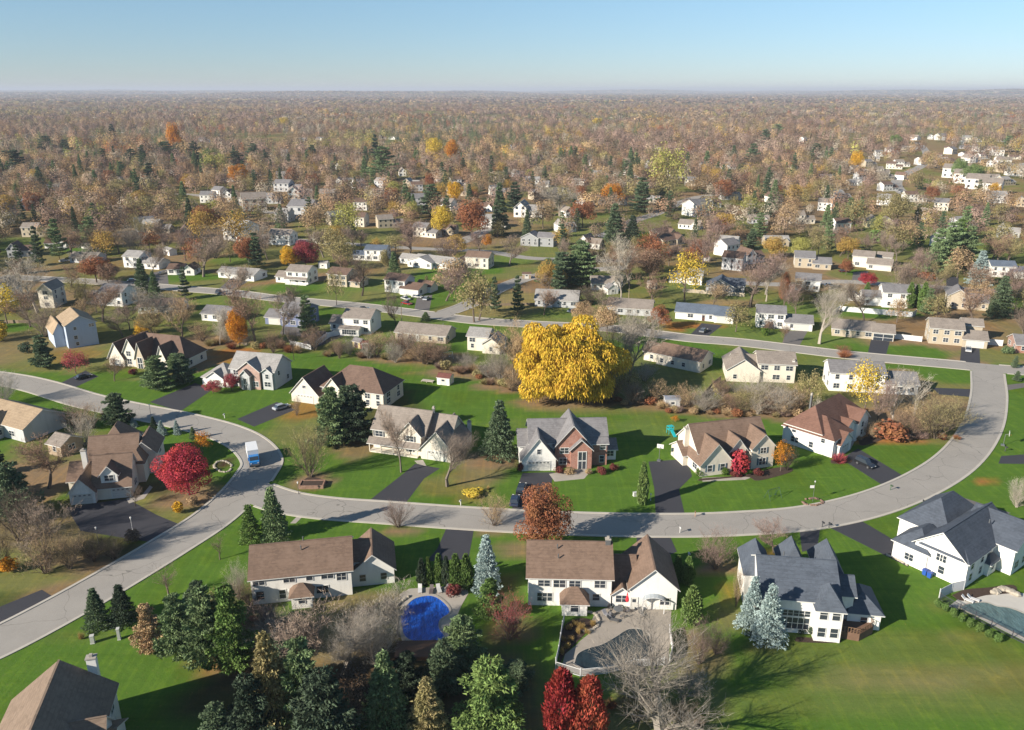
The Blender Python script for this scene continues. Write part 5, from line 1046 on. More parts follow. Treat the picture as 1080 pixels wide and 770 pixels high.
# ------------------------------------------------------------ pools and terraces
def pool_cover(name, col, wr=.8):
    m = bpy.data.materials.new(name); nt, N, L = nodes(m); P = new(nt, "ShaderNodeNewGeometry").outputs["Position"]
    w = noise(nt, mapping(nt, P, (1, .35, 1), (0, 0, R(35))), 1.3, 5, .7)
    c = mixrgb(nt, tuple(x * .6 for x in col), tuple(min(1, x * 1.35) for x in col), ramp(nt, w, .35, .68))
    p = new(nt, "ShaderNodeBsdfPrincipled"); L.new(c, p.inputs["Base Color"]); p.inputs["Roughness"].default_value = .35
    bn = new(nt, "ShaderNodeBump"); bn.inputs["Strength"].default_value = wr; bn.inputs["Distance"].default_value = .35; L.new(w, bn.inputs["Height"]); L.new(bn.outputs[0], p.inputs["Normal"]); finish(nt, p); return m
def pool(px_in, grow, label, cov, mat, zc=.12, lm=None, mark_at=None):
    P = [G(*q) for q in px_in]; P = spline(P + [P[0]], 6)[:-1]; c = sum(P, Vector()) / len(P)
    r = empty("swimming_pool", c, 0, label, "swimming pool"); Q = [((p - c).x, (p - c).y) for p in P]
    if sum(Q[i-1][0]*Q[i][1] - Q[i][0]*Q[i-1][1] for i in range(len(Q))) < 0: Q = Q[::-1]
    n = len(Q); O = [(q[0] * grow, q[1] * grow) for q in Q]; b = MB()
    vs = [(*q, zc) for q in Q] + [(*q, zc) for q in O] + [(*q, 0) for q in O] + [(*q, 0) for q in Q]
    fs = []
    for i in range(n):
        j = (i + 1) % n; fs += [(i, n+i, n+j, j), (n+i, 2*n+i, 2*n+j, n+j), (j, 3*n+j, 3*n+i, i)]
    b.add(vs, fs); build(b, "coping", CONC, r); b = MB(); b.prism(Q, 0, zc - .045); build(b, cov, mat, r)
    if lm: mark(lm, c)
    return r
patch("terrace", [(421,627),(432,621),(492,617),(494,626),(486,640),(480,655),(470,680),(452,676),(424,676),(418,655),(424,640)], CONC, .028, "pale stone terrace around the blue-covered pool")
pool([(424,662),(423,650),(430,638),(440,631),(456,629),(468,636),(474,646),(464,654),(463,663),(469,673),(458,678),(436,676),(427,671)], 1.09, "kidney-shaped swimming pool under a wrinkled bright blue cover", "pool_cover", pool_cover("blue_cover", (.008, .095, .50), 1.6), lm="the blue-covered pool")
b = MB(); b.box(0, 8.6, 0, 3.8, 0, .55); [b.box(i*.3, i*.3+.27, -.02, 3.82, .55, .6) for i in range(29)]; o = build(b, "timber_deck", surface("deck_boards", (.16,.095,.065), .85, .3), None, G(416, 697), R(2)); tag(o, "low brown timber deck at the foot of the blue-covered pool", "deck")
patch("terrace", [(622,660),(628,645),(640,641),(664,641),(708,644),(707,676),(704,702),(668,703),(640,709),(612,712),(592,704),(596,690),(606,682),(612,676),(622,668)], surface("terrace_paving", (.31,.275,.235), .9, .12, .7), .028, "tan paved terrace behind the white two-storey house")
pool([(606,700),(610,690),(622,684),(636,680),(650,672),(664,664),(680,666),(686,678),(682,692),(664,699),(640,704),(618,706)], 1.05, "free-form swimming pool with dark green-grey cover on the tan terrace", "pool_cover", pool_cover("dark_cover", (.014, .028, .036), .5), lm="the dark-covered terrace pool")  # cover colour darkened to carry the shade lying on this pool
patch("terrace", [(1000,640),(1016,628),(1040,622),(1100,628),(1130,690),(1092,682),(1046,659),(1014,642)], surface("pale_paving", (.48,.46,.42), .9, .1, .7), .028, "pale paving around the fenced pool")
pool([(1012,641),(1024,637),(1040,636),(1052,640),(1066,642),(1084,650),(1096,662),(1090,676),(1070,668),(1046,656),(1026,648)], 1.06, "curved swimming pool with grey-green rippled cover inside the dark metal fence", "pool_cover", pool_cover("grey_green_cover", (.09, .15, .15), .9), lm="the fenced grey-green pool")
patch("terrace", [(316,362),(330,368),(364,354),(352,348)], M_DRIVE, .03, "dark covered pool deck")
# planting beds
def bed(pxs, label=None, mat=None, z=.05): 
    o = patch("planting_bed", pxs, mat or surface("bark_mulch", MULCH, .95, .4, 2), z, label, True)
    return o
bed([(593,664),(600,656),(614,652),(626,655),(630,660),(620,666),(612,674),(604,682),(596,690),(590,698)]); bed([(1004,628),(1018,622),(1040,620),(1068,617),(1070,625),(1040,628),(1016,634)])
bed([(738,505),(786,501),(815,494),(832,493),(834,498),(800,507),(786,503),(740,507)]); bed([(876,485),(896,484),(897,488),(878,489)]); bed([(905,464),(930,456),(934,462),(910,470)]); bed([(318,508),(336,512),(346,508),(328,503)]) ; bed([(840,672),(880,674),(884,678),(842,677)])
def stones(pxs, label, n=18, s=.28, cat="stone edging", mat=STONE, name="stone_edging"):
    P = [G(*q) for q in pxs]; P = spline(P, 5); o = P[0]; b = MB(); rg = random.Random(n)
    for i in range(n):
        q = P[int(i * (len(P) - 1) / max(1, n - 1))] - o; b.sphere((q.x + rg.uniform(-.1,.1), q.y + rg.uniform(-.1,.1), s*.35), s*rg.uniform(.7,1.2), s*rg.uniform(.7,1.2), s*.6, 7, 4, 0, .15, rg)
    return tag(build(b, name, mat, None, o), label, cat)
PST = surface("pale_stone", (.38,.34,.28), .9, .3, 2)
stones([(226,491),(230,487),(238,487),(244,491),(242,497),(234,498),(227,494),(226,491)], "ring of pale edging stones around the mulch bed on the crimson maple's lawn", 34, .3, mat=PST)
stones([(1048,626),(1056,622),(1064,624),(1072,628)], "pale boulders in the planting bed above the fenced pool", 12, .7, "boulders", PST, "boulder_group"); stones([(936,586),(946,590),(956,596)], "small pale boulders lining the end of the curving drive", 9, .35, "boulders", PST, "boulder_group")
stones([(620,646),(628,648),(632,656),(626,664),(616,666)], "curved low stone wall at the terrace garden", 30, .3, "stone wall", PST, "stone_wall")
stones([(418,640),(424,634),(430,630)], "rocks beside the blue-covered pool", 10, .4, "rocks", PST, "rock_group")
for i, (x, y) in enumerate([(600,664),(606,660),(613,663),(619,668),(610,668),(625,660),(594,676),(598,684),(593,690),(602,676)]):
    T('grass', x, y, y - 9 - i % 3, 9, 'buff', None, hole=False)
# low stone-and-timber planter
b = MB(); b.box(0, 5.2, 0, .25, 0, .75); b.box(0, 5.2, 2.6, 2.85, 0, .75); b.box(0, .25, .25, 2.6, 0, .75); b.box(4.95, 5.2, .25, 2.6, 0, .75); b.box(.25, 4.95, .25, 2.6, 0, .6, 1); o = build(b, "raised_planter", [brick((.24,.13,.09),(.3,.17,.12),(.3,.25,.2),1,"planter_brick"), surface("bark_mulch", MULCH, .95)], None, G(315, 516), R(2)); tag(o, "low rectangular brick planter on the lawn by the street corner", "planter"); mark("the low brick planter", G(325, 512))
# six-sided deck with a few chairs, table and a grill
def deck_at(x, y, R_, h, rz, label):
    b = MB(); pts = [(R_*math.cos(R(60*k+30)), R_*math.sin(R(60*k+30))*.8) for k in range(6)]; b.prism(pts, .0, h); r = empty("hexagonal_deck", G(x, y), rz, label, "deck"); build(b, "platform", surface("deck_boards", (.16,.095,.065), .85, .3), r)
    b = MB()
    for k in range(3, 6):
        a, c = Vector((*pts[k], h)), Vector((*pts[(k+1) % 6], h))
        for t in range(9): q = a + (c - a) * t / 8; b.box(q.x-.04, q.x+.04, q.y-.04, q.y+.04, h, h + .9)
        b.tube(a + Vector((0,0,.9)), c + Vector((0,0,.9)), .05, .05, 4)
    build(b, "railing", WOODM, r); return r
deck_at(895, 664, 3.6, 1.3, R(8), "brown hexagonal timber deck with railing at the grey-roofed white house")
def chair_at(p, rz, col, label, group=None, s=1.0):
    r = empty("patio_chair", p, rz, label, "chair", group); r.scale = (s, s, s); m = plain("chair_frame", col, .5)
    b = MB(); b.box(-.28,.28,-.28,.28,.38,.46); build(b, "seat", m, r); b = MB(); b.box(-.28,.28,.24,.31,.46,.98); build(b, "backrest", m, r)
    lm = MB(); lm.box(-.03,.03,-.03,.03,0,.38); me = lm.mesh("leg", [m])
    for sx in (-.24,.24):
        for sy in (-.24,.24): link("leg", me, r, (sx, sy, 0))
def table_at(p, rad, label, col=(.2,.2,.2), rect=None):
    r = empty("patio_table", p, 0, label, "table"); m = plain("table_top", col, .4); b = MB()
    if rect: b.box(-rect[0]/2, rect[0]/2, -rect[1]/2, rect[1]/2, .7, .76)
    else: b.tube((0,0,.7), (0,0,.76), rad, rad, 20)
    build(b, "tabletop", m, r); b = MB(); b.tube((0,0,0), (0,0,.7), .06, .06, 8); b.tube((0,0,0), (0,0,.05), .35, .35, 12); build(b, "pedestal", m, r)
z = Vector((0,0,1.3))
table_at(G(893,660)+z, .6, "round white table on the hexagonal timber deck", (.6,.6,.6))
for k, (dx, dy) in enumerate([(-1.2,0),(1.2,.2),(0,1.1)]): chair_at(G(893,660)+z+Vector((dx,dy,0)), k*2, (.45,.06,.05) if k == 1 else (.12,.12,.13), ["dark chair on the hexagonal deck, on the blue spruces' side of the table","red chair beside the white table on the hexagonal deck","dark chair behind the white table on the hexagonal deck"][k])
bb = G(905,655); b = MB(); b.box(-.6,.6,-.35,.35,.75,1.0); b.sphere((0,0,1.0),.6,.35,.35,10,6); b.box(-.55,-.45,-.3,.3,0,.75); b.box(.45,.55,-.3,.3,0,.75); tag(build(b, "grill", BLACKM, None, bb), "black barbecue grill beside the hexagonal deck", "grill")
tag(build((lambda q: (q.sphere((0,0,.6),.8,.7,.6,10,6,0,.12,random.Random(3)), q)[1])(MB()), "covered_furniture", plain("red_cover", (.36,.07,.05), .7), None, G(914,657)), "reddish covered garden furniture by the grey-roofed white house's deck", "covered furniture")
chair_at(G(922,660), 1, (.3,.2,.1), "brown chair alone on the gravel pad beside the hexagonal deck")
patch("terrace", [(884,668),(898,670),(920,663),(926,655),(916,648),(896,652)], surface("gravel_pad", (.30,.22,.16), .95, .3, 2), .022, "tan gravel pad around the deck")
# terrace furniture
table_at(G(652,646), .8, "round glass patio table beside the closed red umbrella", (.12,.13,.14))
for k in range(5):
    q = G(652,646) + Vector((math.cos(k*1.26)*1.5, math.sin(k*1.26)*1.5, 0)); chair_at(q, k*1.26 - 1.57, (.10,.10,.11), f"dark chair at the round glass patio table, {['on the umbrella side','beyond the table','on the bay-window side','facing the bay window','facing the dark pool'][k]}", "chairs around the glass patio table")
r = empty("patio_umbrella", G(661,640), 0, "closed bright red patio umbrella standing against the white house wall", "umbrella"); b = MB(); b.tube((0,0,0),(0,0,2.9),.035,.035,8); b.tube((0,0,0),(0,0,.12),.35,.3,12); build(b, "pole", METALG, r); b = MB(); b.tube((0,0,1.0),(0,0,1.35),.16,.30,10); b.tube((0,0,1.35),(0,0,2.85),.30,.05,10); build(b, "canopy", plain("umbrella_red", (.55,.015,.03), .7), r)
r = empty("pool_enclosure", G(688,642), R(-4), "small white-framed garden gazebo with clear arched roof behind the tall gable", "gazebo"); b = MB()
for sx in (-1.7, 1.7):
    for sy in (-1.3, 1.3): b.box(sx-.06, sx+.06, sy-.06, sy+.06, 0, 2.1)
pv = None
for k in range(9):
    a = math.pi * k / 8; v = Vector((-1.8*math.cos(a), 0, 2.1 + .9*math.sin(a)))
    if pv: 
        for yy in (-1.4, 0, 1.4): b.tube(pv + Vector((0,yy,0)), v + Vector((0,yy,0)), .045, .045, 5)
    pv = v
build(b, "frame", VIN, r); b = MB(); vs = [(-1.8*math.cos(math.pi*k/8), yy, 2.12 + .9*math.sin(math.pi*k/8)) for k in range(9) for yy in (-1.38, 1.38)]; b.add(vs, [(2*k, 2*k+2, 2*k+3, 2*k+1) for k in range(8)]); build(b, "roof_panel", plain("greyed_panel", (.34,.38,.42), .25), r); b = MB(); b.box(-1.6, 1.6, 1.2, 1.3, 0, 2.0); build(b, "back_screen", plain("screen_tan", (.5,.43,.33), .6), r); r.name = "gazebo"
for k, (x, y, c) in enumerate([(640,650,(.25,.25,.27)),(646,655,(.1,.1,.1)),(676,648,(.12,.12,.12)),(455,624,(.12,.1,.1)),(463,623,(.5,.5,.5)),(472,622,(.12,.12,.13)),(443,623,(.55,.55,.55)),(1020,634,(.6,.6,.6)),(1026,633,(.6,.6,.6))]):
    r = empty("sun_lounger", G(x, y), [.6,1.2,.2,0,.3,-.2,.1,.8,.9][k], ["grey lounger on the terrace near the bay window","black lounger on the terrace facing the dark pool","dark lounger before the arched gazebo","dark lounger above the blue-covered pool, beside the cedars","pale grey lounger above the blue-covered pool","dark lounger above the blue-covered pool, close to the brown bush","white lounger above the blue-covered pool, at the wall side","white lounger by the fenced pool, beside the house","white lounger by the fenced pool, beside another white one"][k], "lounger"); m = plain("lounger_frame", c, .5)
    b = MB(); b.box(-.33,.33,-.95,.4,.28,.36); build(b, "seat", m, r); b = MB(); b.add([(-.33,.4,.28),(.33,.4,.28),(.33,.95,.75),(-.33,.95,.75),(-.33,.36,.36),(.33,.36,.36),(.33,.9,.83),(-.33,.9,.83)], [(0,3,2,1),(4,5,6,7),(0,1,5,4),(1,2,6,5),(2,3,7,6),(3,0,4,7)]); build(b, "backrest", m, r)
    b = MB(); [b.box(sx-.03, sx+.03, sy-.03, sy+.03, 0, .28) for sx in (-.28,.28) for sy in (-.85,.35)]; build(b, "leg_frame", m, r)
# play things, hoops, posts, boxes
r = empty("play_slide", G(708,458), R(20), "turquoise garden slide with platform on the back lawn by the tiny orange tree", "slide"); tq = plain("turquoise_plastic", (.02,.42,.45), .4)
b = MB(); b.box(-.7,.7,0,1.2,1.1,1.2); build(b, "platform", tq, r); b = MB(); b.add([(-.4,0,1.15),(.4,0,1.15),(.4,-1.9,.1),(-.4,-1.9,.1),(-.4,0,1.05),(.4,0,1.05),(.4,-1.9,0),(-.4,-1.9,0)], [(0,1,2,3),(4,7,6,5),(0,3,7,4),(1,5,6,2),(2,6,7,3)]); build(b, "chute", tq, r); b = MB(); [b.tube((sx,sy,0),(sx,sy,1.9),.06,.06,6) for sx in (-.65,.65) for sy in (.05,1.15)]; b.box(-.72,.72,0,1.2,1.9,1.98); build(b, "frame", tq, r)
def hoop(x, y, rz, label, lm=None):
    r = empty("basketball_hoop", G(x, y), rz, label, "basketball hoop"); b = MB(); b.tube((0,0,0),(0,0,2.9),.07,.06,8); b.tube((0,0,2.8),(0,-.7,3.1),.05,.05,6); b.box(-.4,.4,-.3,.5,0,.3); build(b, "pole", METALG, r)
    b = MB(); b.box(-.75,.75,-.76,-.7,2.8,3.8); build(b, "backboard", TRIM, r); b = MB(); [b.tube((.23*math.cos(k*.785),-1.02+.23*math.sin(k*.785),3.0),(.23*math.cos(k*.785+.785),-1.02+.23*math.sin(k*.785+.785),3.0),.02,.02,4) for k in range(8)]; build(b, "rim", plain("hoop_orange", (.6,.12,.02), .5), r)
hoop(695,486,R(160),"white-boarded basketball hoop on the dark turning drive beside the brick house"); hoop(1058,470,R(60),"basketball hoop beside the dark drive at the picture's edge")
def lamp_post(x, y, h, label, col=(.10,.10,.10), group="garden lamp posts"):
    r = empty("lamp_post", G(x, y), 0, label, "lamp post", group); b = MB(); b.tube((0,0,0),(0,0,h),.06,.045,8); b.tube((0,0,0),(0,0,.35),.11,.08,8); build(b, "post", plain("post_paint", col, .5), r); b = MB(); b.tube((0,0,h),(0,0,h+.35),.1,.17,6); b.tube((0,0,h+.35),(0,0,h+.5),.2,.03,6); build(b, "lantern", TRIM, r)
lamp_post(104,573,3.0,"dark lamp post beside the brown bare bushes by the street"); lamp_post(140,560,2.6,"white-topped lamp post at the foot of the many-gabled house's drive",(.5,.5,.5)); lamp_post(160,444,4.2,"tall grey lamp post on the street verge by the dark pine",(.2,.2,.2)); lamp_post(193,404,3.2,"pale lamp post beneath the spreading pine near the pale brick house",(.4,.38,.34)); lamp_post(315,521,2.4,"short lamp post beside the low brick planter"); lamp_post(686,528,1.2,"stubby white lamp post at the slim green cedar",(.6,.6,.6))
b = MB(); r = empty("flag_pole", G(857,529), 0, "slender pole with small white flag and lantern on the round mulch bed", "flag pole"); b.tube((0,0,0),(0,0,4.4),.05,.035,8); build(b, "pole", METALG, r); b = MB(); b.box(-.9,-.05,-.02,.02,3.1,3.7); build(b, "flag", TRIM, r); b = MB(); b.tube((0,0,4.4),(0,0,4.7),.09,.15,6); build(b, "lantern", TRIM, r); mark("the flag pole", G(857,529))
stones([(846,530),(852,533),(862,533),(868,530),(860,526),(850,527)], "ring of brown rocks at the foot of the slender flag pole", 22, .35, "rocks", surface("brown_stone", (.2,.13,.1), .9), "rock_group")
def mailbox(x, y, label, col=(.05,.05,.05), group="mailboxes along the street"):
    r = empty("mailbox", G(x, y), rnd.uniform(-.5,.5), label, "mailbox", group); b = MB(); b.box(-.06,.06,-.06,.06,0,1.05); b.box(-.06,.06,-.45,.2,.98,1.05); build(b, "post", plain("mail_post", tuple(min(.6, c*2+.03) for c in col), .7), r); b = MB(); b.box(-.12,.12,-.5,.1,1.05,1.2); b.tube((0,-.5,1.2),(0,.1,1.2),.12,.12,10); build(b, "box", plain("mail_box", col, .5), r)
for x, y, l, c in [(867,556,"black mailbox on the kerb by the dark drive, first of a pair",BLK),(874,557,"black mailbox on the kerb by the dark drive, second of a pair",BLK),(973,533,"black mailbox at the curve's inner kerb beside the grey drive",BLK),(939,517,"green-black mailbox at the foot of the drive with the black car",(.03,.06,.03)),(1060,476,"dark mailbox at the picture's edge by the hoop",BLK),(486,533,"white mailbox on the kerb by the grey-roofed porch house's lawn",(.5,.5,.5)),(733,545,"wooden mailbox beside the kerb below the cream four-gabled house",(.2,.12,.07)),(717,562,"white mailbox on the near kerb before the terrace house",(.55,.55,.55)),(237,441,"white mailbox on the verge above the street bend",(.5,.5,.5)),(300,560,"brown mailbox at the near corner by the small pines",(.18,.1,.06)),(726,589,"white mailbox near the slim pair of cedars",(.55,.55,.55)),(260,557,"pale box post beside the cedar-coloured spruce",(.5,.48,.4))]: mailbox(x, y, l, c)
def utility(x, y, w, h, lab, col=(.5,.5,.48)):
    b = MB(); b.box(-w/2,w/2,-.3,.3,0,h); b.box(-w/2-.04,w/2+.04,-.34,.34,h,h+.06); b.box(-w/2-.05,w/2+.05,-.35,.35,0,.08); tag(build(b, "utility_box", plain("utility_paint", col, .5), None, G(x, y), .3), lab, "utility box")
utility(98,678,.55,1.3,"short white utility post on the verge near the grass clump"); utility(126,674,.4,1.9,"tall white utility post leaning on the verge near the dark spruces"); utility(173,685,.4,.9,"little pale utility post at the mulch edge by the pines"); utility(670,523,.9,.8,"pale utility box at the foot of the slim green cedar")
for k, (x, y) in enumerate([(975,606),(980,609)]):
    r = empty("waste_bin", G(x, y), .6, f"blue wheeled bin by the white wall, {'the farther' if k == 0 else 'the closer'} one from the picture's viewpoint", "waste bin", "blue wheeled bins"); b = MB(); b.add([(-.27,-.3,0),(.27,-.3,0),(.27,.3,0),(-.27,.3,0),(-.34,-.38,1.0),(.34,-.38,1.0),(.34,.38,1.0),(-.34,.38,1.0)], [(0,3,2,1),(0,1,5,4),(1,2,6,5),(2,3,7,6),(3,0,4,7)]); build(b, "body", plain("bin_blue", (.02,.08,.35), .5), r); b = MB(); b.box(-.37,.37,-.42,.4,1.0,1.08); build(b, "lid", plain("bin_lid", (.02,.06,.28), .5), r)
# swing / climbing frames and garden seats seen on the lawns
def swing(x, y, rz, label, col=(.1,.25,.2)):
    r = empty("swing_set", G(x, y), rz, label, "swing set"); m = plain("swing_paint", col, .5); b = MB()
    for sx in (-1.6, 1.6): b.tube((sx,-.9,0),(sx,0,2.1),.05,.05,6); b.tube((sx,.9,0),(sx,0,2.1),.05,.05,6)
    b.tube((-1.6,0,2.1),(1.6,0,2.1),.05,.05,6); build(b, "frame", m, r)
    for sx in (-.7,.7): b = MB(); b.tube((sx-.2,0,2.1),(sx-.2,0,.6),.02,.02,4); b.tube((sx+.2,0,2.1),(sx+.2,0,.6),.02,.02,4); b.box(sx-.25,sx+.25,-.12,.12,.55,.6); build(b, "swing_seat", m, r)
swing(815,525,.5,"small dark green swing set on the lawn between the flag pole and the four-gabled house",(.03,.07,.05)); swing(1006,546,.2,"white swing frame on the lawn before the slate-roofed house",(.6,.6,.6)); swing(472,378,.4,"white play frame on the lawn behind the long beige ranch",(.6,.6,.6))
# standing signs on a front walk: garden lions, pots
for x, y, l in [(745,476,None)]: pass
# television aerial and street pole among the woods
b = MB(); b.tube((0,0,0),(0,0,13),.22,.16,8); b.box(-1.1,1.1,-.08,.08,12,12.2); tag(build(b, "utility_pole", surface("pole_wood",(.3,.24,.17),.9), None, G(185,215)), "tall wooden utility pole in the far clearing", "utility pole")
# street trees' poles with cross arms behind the first street
for x, y, l in [(152,356,"wooden pole rising from the hedgerow by the yellow bush"),(424,345,"wooden pole between the sunroom house and the long beige ranch"),(663,318,"wooden pole among the bare trees beyond the willow")]:
    b = MB(); b.tube((0,0,0),(0,0,9),.16,.12,8); b.box(-.9,.9,-.06,.06,8.2,8.35); tag(build(b, "utility_pole", surface("pole_wood",(.3,.24,.17),.9), None, G(x, y)), l, "utility pole")

for k, (x, y, c, w_) in enumerate([(936,206,WHC,"white car on the near side of the blue-tarped drive at the far curving street"),(951,203,SIL,"silver car at the inner kerb of the far curving street"),(958,214,WHC,"white car before the low far house by the curving street"),(812,346,GRC,"grey car between the garage wing and the pale spreading maple"),(384,327,BLK,"black car on the street before the carport-winged white house"),(604,329,SIL,"silver car by the pale grey ranch house"),(700,338,BLK,"black car at the garage of the slate-roofed ranch"),(140,297,GRC,"grey car at the kerb of the shaded left street")]):
    car(x, y, x + 6, y - (k % 3) + .5, c, w_.replace("left ", ""), group="small cars on the far streets")
# ------------------------------------------------------------ woods and garden trees: the nearest stand singly, the far mass is one woodland
road_pts = np.array([(q.x, q.y, w) for C, w in ROADS for q in C]); hole = np.array(HOLES)
wood_col = np.array([C_['twig'], C_['brown'], C_['mauve'], C_['grey'], C_['olive'], C_['tan'], C_['rust'], C_['dullgold'], C_['spruce'], C_['pineg'], C_['ylgreen'], C_['dark']])
wood_nm = ['twig', 'brown', 'mauve', 'grey', 'olive', 'tan', 'rust', 'dullgold', 'spruce', 'pineg', 'ylgreen', 'dark']
wood_p = np.array([.20, .14, .13, .09, .10, .11, .035, .035, .075, .05, .02, .03]); wood_p /= wood_p.sum()
def ok(x, y, r=3.5):
    if (np.hypot(road_pts[:, 0] - x, road_pts[:, 1] - y) < road_pts[:, 2] + 2 + r * .3).any(): return False
    if (np.hypot(hole[:, 0] - x, hole[:, 1] - y) < hole[:, 2] + r).any(): return False
    for a, rz, x0, x1, y0, y1 in FOOT:
        dx, dy = x - a.x, y - a.y; c, s = math.cos(rz), math.sin(rz); u, v = dx * c + dy * s, -dx * s + dy * c
        far = a.y > 330
        if x0 - r * .6 < u < x1 + r * .6 and y0 - r * .6 - (27 if far else 3) < v < y1 + r * .4: return False
    return True
CLEAR = [(430,300,36,24),(470,350,70,12),(300,306,46,7),(180,300,46,8),(925,325,40,14),(870,365,160,8),(700,350,60,10),(535,295,38,14),(720,312,60,5),(90,262,34,7),(905,258,24,10),(20,340,30,10),(60,380,60,12),(120,395,60,12),(186,208,16,5),(665,240,24,6),(730,215,24,6),(965,190,30,18),(948,212,22,10),
    (1010,196,52,20),(1040,176,50,10),(960,296,60,5),(740,380,40,14),(800,395,30,6),(1000,360,70,14),(340,330,60,8),(230,330,30,5),(560,275,40,6),(500,262,40,6),(290,262,40,6),(340,365,60,10),(940,178,20,14),(470,250,24,5),(770,315,30,5)]
CL = []
for px, py, rx, ry in CLEAR:
    c = G(px, py); CL.append((c.x, c.y, rx / PXM(px, py), abs(G(px, py - ry).y - G(px, py + ry).y) / 2))
CL = np.array(CL)
cnt = dict(SHOWN)
def near_limit(kind): return cnt.get(NAMEOF[kind], 0) < 296
cand = []
# 215 m to 950 m: jittered grid
step = 12.0
y = 225.0
while y < 950:
    halfw = y * .70 + 30; x = -halfw
    while x < halfw:
        cx = x + rnd.uniform(-5.4, 5.4); cy = y + rnd.uniform(-5.4, 5.4); px, py = to_px(cx, cy)
        dens = .42 if py > 345 else .72 if py > 300 else .74 if py > 262 else .84 if py > 215 else .95
        if px < 130 and py < 262: dens = .95
        if 760 < px < 900 and 190 < py < 300: dens = max(dens, .72)
        if px > 1000 and 210 < py < 290: dens = .9
        g = float(vnoise(np.array([cx]), np.array([cy]), 60, 9)[0]); dens *= .62 + .8 * g
        if py < 366 and rnd.random() < dens and not (np.hypot((CL[:, 0] - cx) / CL[:, 2], (CL[:, 1] - cy) / CL[:, 3]) < 1).any() and ok(cx, cy): cand.append((cx, cy, px, py))
        x += step
    y += step
cand.sort(key=lambda c: c[1])
rest = []
for cx, cy, px, py in cand:
    i = int(nr.choice(12, p=wood_p)); hh = rnd.uniform(10, 20) if py < 290 else rnd.uniform(10, 17); kind = 'bare'
    nm = wood_nm[i]
    if nm in ('spruce', 'pineg'): kind = rnd.choice(('spruce', 'pine', 'pine')); hh *= 1.1
    elif nm in ('dullgold', 'ylgreen', 'rust'): kind = rnd.choice(('leafy', 'sparse')); hh *= .85
    elif nm in ('olive', 'tan'): kind = rnd.choice(('bare', 'sparse'))
    elif rnd.random() < .2: kind = 'bareclump'
    ww = hh * (rnd.uniform(.3, .5) if kind in ('spruce', 'pine') else rnd.uniform(.8, 1.12))
    if near_limit(kind):
        place_tree(kind, Vector((cx, cy, 0)), hh, ww, nm, None, True, "trees of the far gardens and woods"); cnt[NAMEOF[kind]] = cnt.get(NAMEOF[kind], 0) + 1
    else: rest.append((cx, cy, hh, ww, i))
print("individual", cnt, "rest", len(rest))
def crown_pattern(k, n, rel, conifer=False):
    g = np.random.default_rng(500 + k)
    if conifer:
        z = g.random(n) ** 1.1; r = .5 * (1 - z) ** .8 * g.uniform(.6, 1, n); az = g.uniform(0, 6.28, n); c = np.c_[np.cos(az)*r, np.sin(az)*r, z * .97]
    else:
        L = g.normal(0, 1, (7, 3)); L /= np.linalg.norm(L, axis=1)[:, None]; L = L * [.27, .27, .24] + [0, 0, .6]; u = g.normal(0, 1, (n, 3)); u /= np.linalg.norm(u, axis=1)[:, None]
        c = L[g.integers(0, 7, n)] + u * [.26, .26, .26] * g.uniform(.5, 1, (n, 1)); c[:, 2] = np.clip(c[:, 2], .08, 1)
    nn = c - [0, 0, .4]; nn /= np.linalg.norm(nn, axis=1)[:, None] + 1e-6
    V, F_ = quads(c, nn * 3.6, np.full(n, rel), 1, g); return V.astype(np.float32)
def mass(T_, n, rel):
    """T_: rows x, y, h, w, r, g, b, conifer"""
    out_v, out_c = [], []
    for con in (0, 1):
        S = T_[T_[:, 7] == con]
        if not len(S): continue
        pats = [crown_pattern(k + 10 * con, n, rel, bool(con)) for k in range(8)]; which = nr.integers(0, 8, len(S))
        for k in range(8):
            s = S[which == k]; m = len(s)
            if not m: continue
            V = pats[k][None]; a = nr.uniform(0, 6.283, (m, 1)); ca, sa = np.cos(a), np.sin(a)
            x = (V[..., 0]*ca - V[..., 1]*sa) * s[:, 3:4] + s[:, 0:1]; y_ = (V[..., 0]*sa + V[..., 1]*ca) * s[:, 3:4] + s[:, 1:2]; z_ = V[..., 2] * s[:, 2:3] + hill(s[:, 0:1], s[:, 1:2])
            out_v.append(np.stack([x, y_, z_], -1).reshape(-1, 3)); out_c.append(np.repeat(s[:, 4:7], V.shape[1], axis=0))
    return np.concatenate(out_v), np.concatenate(out_c)
parts = []
def rows(xy, h, w, idx):
    tint = wood_col[idx] * nr.uniform(.62, 1.4, (len(idx), 1)) * [1.03, 1.0, .93]; con = ((idx == 8) | (idx == 9)).astype(float)
    w = np.where(con > 0, w * .5, w); return np.c_[xy, h, w, tint, con]
if rest:
    Rr = np.array(rest); parts.append(mass(rows(Rr[:, :2], Rr[:, 2], Rr[:, 3], Rr[:, 4].astype(int)), 520, .042))
